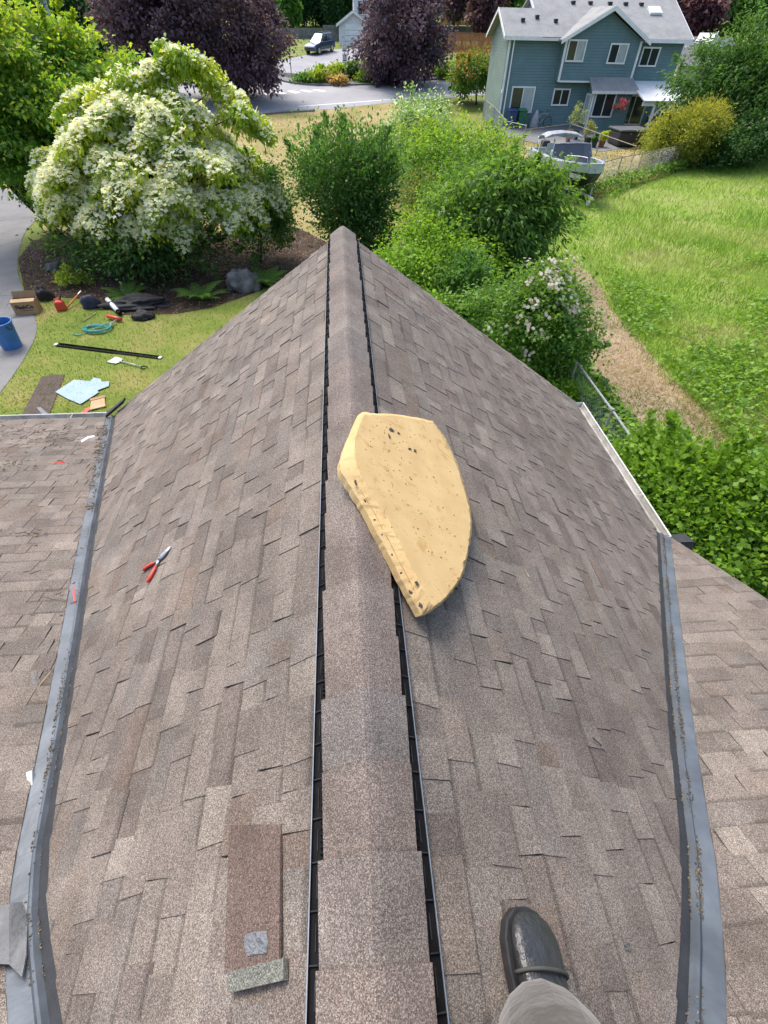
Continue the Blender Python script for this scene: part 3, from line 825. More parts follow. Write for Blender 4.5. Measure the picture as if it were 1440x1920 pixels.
# --- loose cap shingle with sealant patch
def loose():
    c = [hitL(x, y, 0.014) for x, y in ((430, 1547), (526, 1545), (529, 1800), (427, 1826))]
    t = empty('loose_shingle', sum(c, Vector()) / 4 - NL * 0.012, 0, 'loose reddish brown cap shingle with grey green lower end on left slope', 'shingle')
    I = Matrix.Translation(-t.location)
    mb = MB(); mb.cur = (0.122, 0.096, 0.083); mb.prism([q + NL * (0.0 if k < 2 else 0.012) for k, q in enumerate(c)], NL * -0.009); o = mb.build('body', 'shingle', t); o.matrix_parent_inverse = I
    e = [hitL(x, y, 0.03) for x, y in ((426, 1823), (531, 1796), (531, 1838), (429, 1862))]
    mb = MB(); mb.cur = (0.15, 0.165, 0.148); mb.prism(e, NL * -0.016); o = mb.build('end_strip', 'shingle', t); o.matrix_parent_inverse = I; o['label'] = 'grey green end strip'
    q = [(461, 1752), (478, 1747), (502, 1745), (504, 1768), (502, 1788), (484, 1790), (466, 1794), (460, 1776)]
    M['putty'] = simple('grey_sealant', (0.2, 0.21, 0.225), (0.13, 0.137, 0.15), 60, 0.6, 0, 1.0, 70)
    mb = MB(); mb.prism([hitL(x, y, 0.023) for x, y in q], NL * 0.006); o = mb.build('sealant_patch', 'putty', t, bevel=0.003); o.matrix_parent_inverse = I
loose()
# --- scraps and litter on the roof
def hitM(px, py, side, off=0.006):
    V = VL if side < 0 else VR
    d = ray(px, py); lo_, hi_ = 0.3, 14
    for k in range(400):
        t = lo_ + (hi_ - lo_) * k / 400; q = CAM_O + d * t
        if q.z < -p * fx(V, q.y) + off: return q
    return q
def scrap(name, pts, mat, label, cat, side, th=0.006, off=0.012, bevel=0.0):
    P_ = [hitM(x, y, side, off) for x, y in pts]
    c = sum(P_, Vector()) / len(P_)
    mb = MB(Matrix.Translation(-c)); mb.cur = (0.19, 0.19, 0.185); mb.prism(P_, (0, 0, th)); o = mb.build(name, mat, bevel=bevel); o.location = c
    return tag(o, label, cat)
M['torn'] = simple('torn_flashing', (0.14, 0.145, 0.15), (0.09, 0.093, 0.098), 12, 0.7, 0, 0.6, 20)
scrap('flashing_scrap', [(-30, 1705), (20, 1695), (48, 1690), (54, 1730), (52, 1790), (44, 1832), (20, 1808), (-30, 1806)], 'torn', 'dark grey torn flashing flap folded over the left valley bend', 'flashing', -1, 0.01, 0.035)
scrap('shingle_scrap', [(52, 1262), (70, 1258), (80, 1290), (76, 1310), (62, 1310)], 'shingle', 'small grey shingle scrap on the left low slope beside the valley', 'scrap', -1)
scrap('metal_clip', [(52, 1450), (63, 1446), (64, 1473), (56, 1476)], 'whitepaint', 'small white clip on the edge of the left valley metal', 'clip', -1, 0.015)
scrap('red_strip', [(136, 1096), (139, 1095), (143, 1130), (139, 1131)], 'redplastic', 'thin red plastic strip lying in the left valley', 'strip', -1)
scrap('red_strip', [(95, 865.5), (121, 866.5), (121, 869), (95, 868)], 'redplastic', 'thin red plastic strip on the far left shingles', 'strip', -1)
scrap('white_strip', [(152, 827), (165, 819), (177, 817), (178, 819.5), (166, 822), (154, 830)], 'trim', 'curled white strip on the left slope near the gutter', 'strip', -1)
M['wood'] = simple('dry_twig', (0.4, 0.3, 0.19), (0.24, 0.17, 0.1), 30, 0.9)
for (a, b, lb) in (((18, 838), (38, 833), 'pale dry twig on the left slope near the needle litter'), ((55, 1310), (95, 1260), 'long thin twig crossing the left slope beside the grey scrap')):
    A_, B_ = hitM(*a, -1, 0.016), hitM(*b, -1, 0.016); c = (A_ + B_) / 2
    mb = MB(Matrix.Translation(-c)); mb.tube([A_, c + Vector((0.004, 0.006, 0.004)), B_], 0.004, 5); o = mb.build('twig', 'wood'); o.location = c; tag(o, lb, 'twig')
mb = MB(); r = random.Random(9)
for k in range(900):                      # dry needles and moss crumbs on the left slope, thick near the eave
    cx, cy, sx, sy = r.choice(((85, 815, 40, 10), (75, 815, 40, 14), (20, 870, 22, 9), (70, 845, 60, 30), (195, 808, 7, 6), (190, 835, 8, 8), (186, 855, 6, 10), (176, 905, 5, 22), (178, 948, 9, 4), (55, 1003, 12, 4), (120, 1120, 60, 60)))
    x, y = r.gauss(cx, sx), r.gauss(cy, sy)
    if y < 792 or x < -40: continue
    q = hitM(x, y, -1, 0.012)
    if q.x > -fx(VL, q.y) + 0.02: continue
    g = r.uniform(0.6, 1.8); mb.cur = (g, g * r.uniform(0.8, 1), g * 0.8)
    if r.random() < 0.3: mb.box(q, (r.uniform(0.01, 0.025), r.uniform(0.008, 0.02), 0.006), Matrix.Rotation(r.uniform(0, 6), 3, 'Z'))
    else: mb.box(q, (r.uniform(0.03, 0.09), 0.003, 0.003), Matrix.Rotation(r.gauss(0.2, 0.5), 3, 'Z') @ Matrix.Rotation(r.uniform(-0.15, 0.15), 3, 'Y'))
o = mb.build('needle_litter', 'debris', recalc=False); tag(o, 'brown dry needles and moss crumbs scattered on left low slope', 'litter', kind='stuff')
scrap('shingle_crumb', [(1170, 1772), (1177, 1768), (1183, 1774), (1180, 1782), (1173, 1781)], 'shingle', 'small grey crumb of shingle on the right slope beside the boot', 'scrap', 1)
bpy.context.view_layer.update()
o = bpy.data.objects['shingle_crumb']; c = hitR(1177, 1775, 0.012); o.location = c
def sticks(pts, lb, mat='wood', rad=0.003):
    A_, B_ = [hitR(x, y, 0.018) for x, y in pts]; c = (A_ + B_) / 2
    mb = MB(Matrix.Translation(-c)); mb.tube([A_, B_], rad, 5); o = mb.build('twig', mat); o.location = c; tag(o, lb, 'twig')
sticks(((984, 1067), (992, 1082)), 'short pale twig on the right slope below the foam')
sticks(((1112, 1384), (1128, 1398)), 'short dark twig on the right slope near the right valley', 'darkbark')

# --- the photographer (stands behind the camera; boot and knee in view)
def person():
    t = empty('person', (0.1, -0.35, -0.25), 0, 'photographer in olive grey work trousers and black boot standing on the roof', 'person')
    I = Matrix.Translation(-t.location)
    J = {'pelvis': (0.05, -0.52, 0.66, 0.155), 'hipR': (0.17, -0.47, 0.62, 0.115), 'thR': (0.25, -0.33, 0.42, 0.14), 'knR': (0.318, -0.19, 0.20, 0.132), 'shR': (0.345, -0.17, 0.02, 0.105), 'anR': (0.36, -0.165, -0.115, 0.085),
         'hipL': (-0.07, -0.54, 0.62, 0.115), 'knL': (-0.26, -0.56, 0.2, 0.075), 'anL': (-0.36, -0.66, -0.13, 0.062),
         'waist': (0.04, -0.55, 0.84, 0.145), 'chest': (0.02, -0.54, 1.06, 0.165), 'neck': (0.0, -0.5, 1.22, 0.06), 'head': (0.0, -0.45, 1.36, 0.092), 'crown': (0.0, -0.46, 1.46, 0.075),
         'sR': (0.17, -0.5, 1.13, 0.07), 'eR': (0.27, -0.33, 0.98, 0.05), 'wR': (0.10, -0.16, 1.27, 0.034), 'fR': (0.07, -0.12, 1.36, 0.03),
         'sL': (-0.15, -0.5, 1.13, 0.07), 'eL': (-0.26, -0.34, 0.98, 0.05), 'wL': (-0.10, -0.16, 1.27, 0.034), 'fL': (-0.07, -0.12, 1.36, 0.03)}
    E = [('pelvis', 'hipR'), ('hipR', 'thR'), ('thR', 'knR'), ('knR', 'shR'), ('shR', 'anR'), ('pelvis', 'hipL'), ('hipL', 'knL'), ('knL', 'anL'), ('pelvis', 'waist'), ('waist', 'chest'), ('chest', 'neck'), ('neck', 'head'), ('head', 'crown'), ('chest', 'sR'), ('sR', 'eR'), ('eR', 'wR'), ('wR', 'fR'), ('chest', 'sL'), ('sL', 'eL'), ('eL', 'wL'), ('wL', 'fL')]
    ks = list(J)
    me = bpy.data.meshes.new('body')
    me.from_pydata([J[k][:3] for k in ks], [(ks.index(a), ks.index(b)) for a, b in E], [])
    o = bpy.data.objects.new('body', me); col.objects.link(o); o.parent = t; o.matrix_parent_inverse = I
    o.modifiers.new('skin', 'SKIN')
    for i, k in enumerate(ks):
        sv = me.skin_vertices[0].data[i]; sv.radius = (J[k][3],) * 2; sv.use_root = (k == 'pelvis')
    s = o.modifiers.new('sub', 'SUBSURF'); s.levels = s.render_levels = 2
    m, n, l, b = new_mat('work_clothes')
    c = n.new('ShaderNodeTexCoord'); sp = n.new('ShaderNodeSeparateXYZ'); l.new(c.outputs['Object'], sp.inputs[0])
    rz = ramp(n, [(0.072, 0.063, 0.052), (0.072, 0.063, 0.052), (0.09, 0.1, 0.12), (0.45, 0.28, 0.2)], [0, 0.46, 0.47, 0.80]); rz.color_ramp.interpolation = 'CONSTANT'
    mr = n.new('ShaderNodeMapRange'); mr.inputs[1].default_value = 0; mr.inputs[2].default_value = 1.55; l.new(sp.outputs['Z'], mr.inputs[0]); l.new(mr.outputs[0], rz.inputs[0])
    nz = noise(n, l, 9, 5, vec=c.outputs['Object']); r2 = ramp(n, [(0.72,) * 3, (1.18,) * 3], [0.3, 0.7]); l.new(nz.outputs['Fac'], r2.inputs[0])
    l.new(mulc(n, l, rz.outputs[0], r2.outputs[0]), b.inputs['Base Color'])
    b.inputs['Roughness'].default_value = 0.9; b.inputs['Sheen Weight'].default_value = 0.2
    w = noise(n, l, 500, 2, vec=c.outputs['Object']); nz2 = noise(n, l, 7, 4, vec=c.outputs['Object'])
    bp = n.new('ShaderNodeBump'); bp.inputs['Strength'].default_value = 0.6; bp.inputs['Distance'].default_value = 0.04; l.new(nz2.outputs['Fac'], bp.inputs['Height'])
    bp2 = n.new('ShaderNodeBump'); bp2.inputs['Strength'].default_value = 0.3; bp2.inputs['Distance'].default_value = 0.002; l.new(w.outputs['Fac'], bp2.inputs['Height']); l.new(bp.outputs[0], bp2.inputs['Normal'])
    l.new(bp2.outputs[0], b.inputs['Normal'])
    me.materials.append(m)
    M['boot'] = simple('black_boot_leather', (0.028, 0.029, 0.031), (0.016, 0.017, 0.018), 9, 0.36, 0, 0.5, 35, spec=0.6)
    M['bootband'] = simple('grey_green_boot_trim', (0.05, 0.051, 0.043), (0.03, 0.031, 0.027), 18, 0.8)
    for side, base, yaw in ((1, (0.365, -0.268), 10), (-1, (-0.40, -0.78), -6)):
        Nn = Vector((side * SP, 0, CP))
        X = side * abs(base[0])
        Mx = Matrix.Translation((X, base[1], -p * abs(X) + 0.016)) @ Matrix.Rotation(side * math.atan(p) * 0.82, 4, 'Y') @ Matrix.Rotation(R(-yaw), 4, 'Z') @ Matrix.Diagonal((1.38, 1.0, 1.0, 1.0))
        mb = MB(Mx); rg = []
        for (yy, w, h0, h1) in ((0.0, 0.030, 0.022, 0.10), (0.012, 0.040, 0.02, 0.14), (0.05, 0.045, 0.02, 0.155), (0.10, 0.046, 0.02, 0.145), (0.135, 0.047, 0.02, 0.118), (0.17, 0.051, 0.02, 0.096), (0.21, 0.055, 0.02, 0.086), (0.245, 0.056, 0.02, 0.078), (0.275, 0.051, 0.02, 0.068), (0.298, 0.040, 0.022, 0.056), (0.312, 0.022, 0.026, 0.044)):
            ring = []
            for j in range(16):
                a = 2 * math.pi * j / 16
                cx, cz = math.cos(a), math.sin(a)
                ring.append((w * math.copysign(abs(cx) ** 0.75, cx), yy, (h0 + h1) / 2 + (h1 - h0) / 2 * math.copysign(abs(cz) ** 0.85, cz)))
            rg.append(ring)
        mb.loft(rg); bt = mb.build('boot', 'boot', t, smooth=True); bt.matrix_parent_inverse = I
        s = bt.modifiers.new('sub', 'SUBSURF'); s.levels = s.render_levels = 2
        mb = MB(Mx)
        ol = [(-0.036, 0.02), (0.036, 0.02), (0.047, 0.08), (0.046, 0.14), (0.056, 0.2), (0.06, 0.25), (0.052, 0.29), (0.03, 0.318), (0, 0.326), (-0.03, 0.318), (-0.052, 0.29), (-0.06, 0.25), (-0.056, 0.2), (-0.046, 0.14), (-0.047, 0.08)]
        mb.prism([(a, b_, 0.0) for a, b_ in ol], (0, 0, 0.028)); so = mb.build('sole', 'rubber', bt, bevel=0.004)
        mb = MB(Mx); mb.tube([Vector((math.cos(a) * 0.0565, 0.186 + 0.012 * math.sin(a), 0.05 + 0.052 * math.sin(a))) for a in np.linspace(0.0, math.pi, 14)], 0.0045, 8)
        mb.build('toe_band', 'bootband', bt, smooth=True)
        for yy, zz in ((0.13, 0.124), (0.112, 0.142)):
            mb = MB(Mx); mb.tube([(-0.028, yy, zz - 0.008), (0, yy + 0.004, zz + 0.004), (0.028, yy, zz - 0.008)], 0.0032, 6); mb.build('lace', 'bootband', bt)
person()

# ================================================================== THINGS ON THE LEFT LAWN
def at(px, py): return G(px, py, 0.004)
def onground(name, pts, mat, label, cat, th, group=None, bevel=0, base=0.006, tint=(1, 1, 1)):
    P_ = [at(x, y) for x, y in pts]; c = sum(P_, Vector()) / len(P_)
    mb = MB(Matrix.Translation(-c)); mb.cur = tint; mb.prism([q + Vector((0, 0, base)) for q in P_], (0, 0, th)); o = mb.build(name, mat, bevel=bevel); o.location = c
    return tag(o, label, cat, group)
# blue bin
M['binblue'] = simple('blue_plastic', (0.045, 0.17, 0.42), (0.03, 0.13, 0.34), 5, 0.45)
c = at(24, 650)
t = empty('trash_can', c, 0, 'open round blue plastic trash can standing on the driveway edge', 'trash can')
def rib(n=40, r0=0.23, r1=0.285, h=0.66):
    rings = []
    for k in range(9):
        f = k / 8; rr_ = r0 + (r1 - r0) * f
        rings.append([Vector((rr_ * (1 + (0.012 if j % 4 < 2 else -0.006)) * math.cos(2 * math.pi * j / n), rr_ * (1 + (0.012 if j % 4 < 2 else -0.006)) * math.sin(2 * math.pi * j / n), h * f)) for j in range(n)])
    for rr_, zz in ((0.275, h - 0.01), (0.222, 0.02), (0.0001, 0.018)):
        rings.append([Vector((rr_ * math.cos(2 * math.pi * j / n), rr_ * math.sin(2 * math.pi * j / n), zz)) for j in range(n)])
    return rings
mb = MB(); mb.loft(rib()); mb.build('bucket', 'binblue', t, smooth=False)
mb = MB(); n = 32; mb.tube([(0.29 * math.cos(2 * math.pi * j / n), 0.29 * math.sin(2 * math.pi * j / n), 0.66) for j in range(n + 1)], 0.016, 8, False); mb.build('rim', 'binblue', t, smooth=True)
for s in (-0.35, math.pi - 0.35):
    mb = MB(Matrix.Rotation(s, 4, 'Z')); mb.tube([(0.285, -0.07, 0.6), (0.33, -0.065, 0.56), (0.335, 0, 0.52), (0.33, 0.065, 0.56), (0.285, 0.07, 0.6)], 0.012, 6); mb.build('handle', 'rubber', t, smooth=True)
# cardboard box with print
M['card'] = simple('cardboard', (0.36, 0.225, 0.115), (0.29, 0.175, 0.085), 3, 0.85)
M['cardin'] = simple('cardboard_inside', (0.46, 0.32, 0.18), (0.38, 0.26, 0.14), 3, 0.85)
M['ink'] = simple('dark_ink', (0.03, 0.022, 0.018), (0.02, 0.015, 0.012), 3, 0.8)
c = at(57, 589); c2 = at(84, 581)
bx = empty('cardboard_box', at(56, 585), 0.18, 'open brown cardboard box printed in dark letters beside the driveway', 'box')
W_, D_, H_ = 0.62, 0.36, 0.36
for nm, cc, dd in (('front_wall', (0, -D_ / 2, H_ / 2), (W_, 0.008, H_)), ('back_wall', (0, D_ / 2, H_ / 2), (W_, 0.008, H_)), ('side_wall', (-W_ / 2, 0, H_ / 2), (0.008, D_ - 0.012, H_)), ('side_wall', (W_ / 2, 0, H_ / 2), (0.008, D_ - 0.012, H_)), ('bottom', (0, 0, 0.006), (W_ - 0.02, D_ - 0.02, 0.008))):
    mb = MB(); mb.box(cc, dd); mb.build(nm, 'card', bx)
mb = MB(); mb.box((0, -D_ / 2 + 0.08, H_ + 0.015), (W_, 0.17, 0.007), Matrix.Rotation(R(10), 3, 'X')); mb.build('flap', 'cardin', bx)
mb = MB(); mb.box((0, D_ / 2 + 0.03, H_ + 0.08), (W_, 0.007, 0.17), Matrix.Rotation(R(-22), 3, 'X')); mb.build('flap', 'card', bx)
mb = MB(); mb.box((-W_ / 2 - 0.06, 0, H_ - 0.03), (0.16, D_, 0.007), Matrix.Rotation(R(-40), 3, 'Y')); mb.build('flap', 'cardin', bx)
def text(body, size, mat, parent, loc, rot, name='lettering', ext=0.0, bold=False):
    cu = bpy.data.curves.new(name, 'FONT'); cu.body = body; cu.size = size; cu.align_x = 'CENTER'; cu.align_y = 'CENTER'; cu.extrude = 0.001; cu.offset = 0.006 if bold else 0
    o = bpy.data.objects.new(name, cu); col.objects.link(o); o.parent = parent; o.location = loc; o.rotation_euler = rot
    bpy.context.view_layer.update()
    me = bpy.data.meshes.new_from_object(o.evaluated_get(bpy.context.evaluated_depsgraph_get()))
    mo = bpy.data.objects.new(name, me); col.objects.link(mo); mo.parent = parent; mo.location = loc; mo.rotation_euler = rot
    bpy.data.objects.remove(o); mo.name = name
    me.materials.clear(); me.materials.append(M[mat]); return mo
text('FlashCo', 0.145, 'ink', bx, (0, -D_ / 2 - 0.0065, 0.215), (R(90), 0, 0), bold=True)
mb = MB(); mb.box((0.02, -D_ / 2 - 0.006, 0.12), (0.34, 0.002, 0.012)); mb.build('printed_line', 'ink', bx)
# crumpled things
def lump(name, px, py, rx, ry, h, mat, label, cat, seed, rz=0.0, detail=4, rough=0.35, parent=None):
    c = at(px, py) if parent is None else Vector((px, py, 0))
    bm = bmesh.new(); bmesh.ops.create_icosphere(bm, subdivisions=detail, radius=1)
    r = np.random.default_rng(seed); W = [(r.normal(0, 1, 3) * f, r.uniform(0, 6.28), 1 / f ** 0.8) for f in (1.2, 1.8, 2.5, 3.6, 5, 7, 9.5, 13) for _ in range(2)]
    for v in bm.verts:
        q = np.array(v.co); d = sum(a * math.sin(float(k @ q) * 2 + ph) for k, ph, a in W) * rough * 0.5
        v.co *= 1 + 0.55 * d
        v.co.x *= rx; v.co.y *= ry; v.co.z = max(v.co.z, -0.18) * h / 1.18 + h * 0.18 / 1.18
    me = bpy.data.meshes.new(name); bm.to_mesh(me); bm.free(); me.materials.append(M[mat])
    o = bpy.data.objects.new(name, me); col.objects.link(o); o.location = c + Vector((0, 0, 0.012)); o.rotation_euler = (0, 0, rz)
    me.polygons.foreach_set('use_smooth', [True] * len(me.polygons))
    return tag(o, label, cat)
M['blackcloth'] = simple('black_cloth', (0.016, 0.016, 0.018), (0.008, 0.008, 0.009), 8, 0.75, 0, 0.6, 25)
M['navy'] = simple('navy_cloth', (0.02, 0.026, 0.06), (0.012, 0.015, 0.03), 8, 0.7, 0, 0.6, 25)
lump('tarp', 262, 574, 0.92, 0.36, 0.26, 'blackcloth', 'long crumpled black tarp at the edge of the mulch bed', 'tarp', 3, 0.02, 5, 0.4)
lump('jacket', 270, 597, 0.3, 0.2, 0.2, 'blackcloth', 'small crumpled black jacket on the lawn in front of the tarp', 'jacket', 8, 0.2)
lump('tool_bag', 173, 575, 0.26, 0.24, 0.34, 'navy', 'dark navy tool bag on the lawn beside the orange handle', 'bag', 12, -0.2)
lump('trash_bag', 86, 561, 0.24, 0.22, 0.34, 'blackcloth', 'black bag slumped behind the cardboard box', 'bag', 15, 0.3)
# gas can
c = at(117, 581)
t = empty('gas_can', c, 0.3, 'small red plastic fuel can on the grass right of the box', 'fuel can')
mb = MB(); mb.loft([[Vector((x * s, y * s, z)) for x, y in ((-0.13, -0.1), (0.13, -0.1), (0.13, 0.1), (-0.13, 0.1))] for s, z in ((0.96, 0), (1, 0.03), (1, 0.2), (0.86, 0.255), (0.4, 0.28))]); mb.build('tank', 'redplastic', t, bevel=0.02)
mb = MB(); mb.tube([(-0.09, 0, 0.26), (-0.08, 0, 0.33), (0.05, 0, 0.33), (0.07, 0, 0.26)], 0.016, 8); mb.build('handle', 'redplastic', t, smooth=True)
mb = MB(); mb.tube([(0.05, 0.03, 0.27), (0.08, 0.05, 0.33), (0.12, 0.08, 0.4)], [0.025, 0.018, 0.01], 8); mb.build('spout', 'blackplastic', t, smooth=True)
# sticks and tools
M['orange'] = simple('orange_paint', (0.62, 0.22, 0.03), (0.5, 0.17, 0.02), 8, 0.5)
def bar(name, a, b, za, zb, rad, mat, label, cat, parts=()):
    A_, B_ = at(*a) + Vector((0, 0, za)), at(*b) + Vector((0, 0, zb)); c = (A_ + B_) / 2
    t = empty(name, Vector((c.x, c.y, at(*a).z)), 0, label, cat); I = Matrix.Translation(-t.location)
    mb = MB(); mb.tube([A_, A_.lerp(B_, 0.5), B_], rad, 8); o = mb.build('shaft', mat, t, smooth=True); o.matrix_parent_inverse = I
    for fn in parts: fn(t, I, A_, B_)
    return t
def tip(nm, mat, L, rad):
    def f(t, I, A_, B_):
        d = (B_ - A_).normalized(); mb = MB(); mb.tube([B_, B_ + d * L], rad, 8); o = mb.build(nm, mat, t); o.matrix_parent_inverse = I
    return f
bar('rake_handle', (123, 582), (152, 565), 0.03, 0.2, 0.022, 'orange', 'orange handled tool leaning on the navy bag', 'hand tool', (tip('head', 'steel', 0.16, 0.03),))
bar('bamboo_cane', (155, 605), (178, 590), 0.02, 0.03, 0.012, 'wood', 'thin tan cane lying on the grass above the teal hose', 'cane', (tip('ferrule', 'steel', 0.05, 0.014),))
def nozzle(t, I, A_, B_):
    d = (B_ - A_).normalized(); mb = MB(); mb.tube([B_, B_ + d * 0.03, B_ + d * 0.03, B_ + d * 0.16], [0.075, 0.075, 0.05, 0.06], 12); o = mb.build('end_piece', 'blackplastic', t); o.matrix_parent_inverse = I
bar('white_roll', (205, 570), (224, 590), 0.13, 0.09, 0.07, 'trim', 'short white roll with a black end resting on the tarp edge', 'roll', (nozzle,))
def saw(t, I, A_, B_):
    d = (B_ - A_).normalized(); u = Vector((-d.y, d.x, 0))
    for k in (0.0, 0.5):
        mb = MB(); mb.tube([B_ - d * 0.1, B_ - d * (0.08) + u * -0.12, B_ - d * (0.02 + k * 0.1) + u * -0.36], 0.016, 6); o = mb.build('metal_arm', 'steel', t); o.matrix_parent_inverse = I
    mb = MB(); mb.tube([B_ - d * 0.06 + u * -0.33, B_ + d * 0.06 + u * -0.4], 0.03, 8); o = mb.build('foot', 'steel', t); o.matrix_parent_inverse = I
bar('fastener_gun', (204, 598), (229, 604), 0.09, 0.08, 0.052, 'redplastic', 'red bodied tool with steel arms lying on the lawn', 'power tool', (saw,))
M['teal_hose'] = simple('teal_rubber', (0.03, 0.3, 0.28), (0.02, 0.23, 0.22), 10, 0.4)
c = at(183, 620); r = random.Random(6)
pts = []
for k in range(150):
    a = k / 150 * 2 * math.pi * 6.2; rr_ = 0.27 + 0.05 * math.sin(a * 0.37) + r.uniform(-0.008, 0.008)
    pts.append((rr_ * 1.15 * math.cos(a) + 0.03 * math.sin(a * 0.21), rr_ * 0.72 * math.sin(a) + 0.05 * math.cos(a * 0.3), 0.03 + 0.012 * (k / 25) + 0.01 * math.sin(a * 1.7)))
pts += [(-0.3, -0.25, 0.03), (-0.45, -0.28, 0.02), (-0.6, -0.22, 0.02)]
mb = MB(); mb.tube(smoothpoly(pts, 2), 0.011, 6); o = mb.build('hose', 'teal_hose', smooth=True); o.location = c; tag(o, 'coiled teal air hose on the lawn', 'hose')
# black drip edge length
A_, B_ = at(108, 648), at(299, 672)
c = (A_ + B_) / 2; d = (B_ - A_); L = d.length; ang = math.atan2(d.y, d.x)
t = empty('metal_channel', c, ang, 'long black metal channel with white ends lying on the lawn', 'metal channel')
mb = MB(); mb.loft([[(x, a, b) for a, b in ((-0.06, 0.0), (0.07, 0.0), (0.07, 0.05), (0.062, 0.05), (0.062, 0.01), (-0.052, 0.01), (-0.052, 0.035), (-0.06, 0.035))] for x in (-L / 2, L / 2 * 0.15)]); mb.build('channel', 'blackplastic', t)
mb = MB(); mb.loft([[(x, a, b) for a, b in ((-0.05, 0.012), (0.06, 0.012), (0.06, 0.045), (0.052, 0.045), (0.052, 0.02), (-0.042, 0.02), (-0.042, 0.03), (-0.05, 0.03))] for x in (L / 2 * 0.1, L / 2)]); mb.build('channel', 'blackplastic', t)
for x in (-L / 2 - 0.03, L / 2 + 0.03):
    mb = MB(); mb.box((x, 0.0, 0.03), (0.07, 0.1, 0.03)); mb.build('white_end', 'trim', t, bevel=0.005)
# flat scoop shovel
A_, B_ = at(216, 677), at(272, 692); d = B_ - A_; ang = math.atan2(d.y, d.x); L = d.length
t = empty('scoop_shovel', A_, ang, 'grey scoop shovel with a D handle lying on the lawn', 'shovel')
mb = MB(); mb.loft([[(x, a * w, b) for a, b in ((-1, 0.03), (-0.9, 0.012), (0.9, 0.012), (1, 0.03), (0.9, 0.022), (-0.9, 0.022))] for x, w in ((-0.13, 0.15), (0.0, 0.15), (0.14, 0.13), (0.19, 0.03))]); mb.build('blade', 'galv', t)
mb = MB(); mb.tube([(0.15, 0, 0.03), (L * 0.5, 0, 0.05), (L - 0.1, 0, 0.04)], 0.015, 8); mb.build('shaft', 'galv', t, smooth=True)
mb = MB(); mb.tube([(L - 0.1, 0, 0.04), (L - 0.05, 0.06, 0.04), (L + 0.05, 0.06, 0.04), (L + 0.05, -0.06, 0.04), (L - 0.05, -0.06, 0.04), (L - 0.1, 0, 0.04)], 0.013, 6); mb.build('grip', 'blackplastic', t, smooth=True)
# strips, paper, card
M['brownstrip'] = granule('brown_roofing_strip', tint=False, base=(0.10, 0.082, 0.074))
onground('roofing_strip', [(79, 707), (104, 703), (64, 782), (38, 785)], 'brownstrip', 'left of two dark brown roofing strips laid on the lawn', 'roofing strip', 0.012)
onground('roofing_strip', [(103, 704), (122, 703), (92, 780), (62, 783)], 'brownstrip', 'right of two dark brown roofing strips laid on the lawn', 'roofing strip', 0.010)
M['paleblue'] = simple('pale_blue_sheet', (0.27, 0.37, 0.46), (0.24, 0.34, 0.43), 2, 0.7, 0, 0.3, 4)
onground('plastic_sheet', [(105, 737), (140, 714), (170, 717), (177, 710), (190, 713), (192, 718), (206, 717), (205, 726), (184, 734), (186, 738), (152, 760), (128, 750)], 'paleblue', 'large pale blue torn paper sheet spread on the lawn', 'sheet', 0.004, base=0.03)
onground('cardboard_piece', [(172, 755), (197, 747), (199, 764), (170, 771)], 'cardin', 'small flat tan cardboard piece on the lawn by the eave', 'cardboard', 0.02, base=0.02)
onground('cardboard_strip', [(170, 751), (198, 744), (199, 748), (171, 755)], 'card', 'narrow brown cardboard strip behind the tan piece', 'cardboard', 0.03, base=0.02)
onground('red_strap', [(150, 780), (160, 768), (170, 764), (172, 767), (164, 774), (157, 783)], 'redplastic', 'red strap end lying beside the tan cardboard', 'strap', 0.015, base=0.01)
onground('metal_offcut', [(70, 767), (78, 766), (98, 784), (88, 788)], 'flash', 'blue grey metal offcut on the lawn above the left gutter', 'metal offcut', 0.03, base=0.01)
# rock
M['rock'] = simple('mossy_rock', (0.17, 0.17, 0.165), (0.06, 0.062, 0.058), 3, 0.9, 0, 0.9, 10)
lump('boulder', 455, 541, 0.52, 0.4, 0.62, 'rock', 'grey boulder in the mulch between two ferns', 'boulder', 31, 0.3, 4, 0.45)
lump('stone', 102, 505, 0.28, 0.18, 0.2, 'rock', 'low grey stone in the mulch left of the dark shrub', 'stone', 33, 0.5, 3)

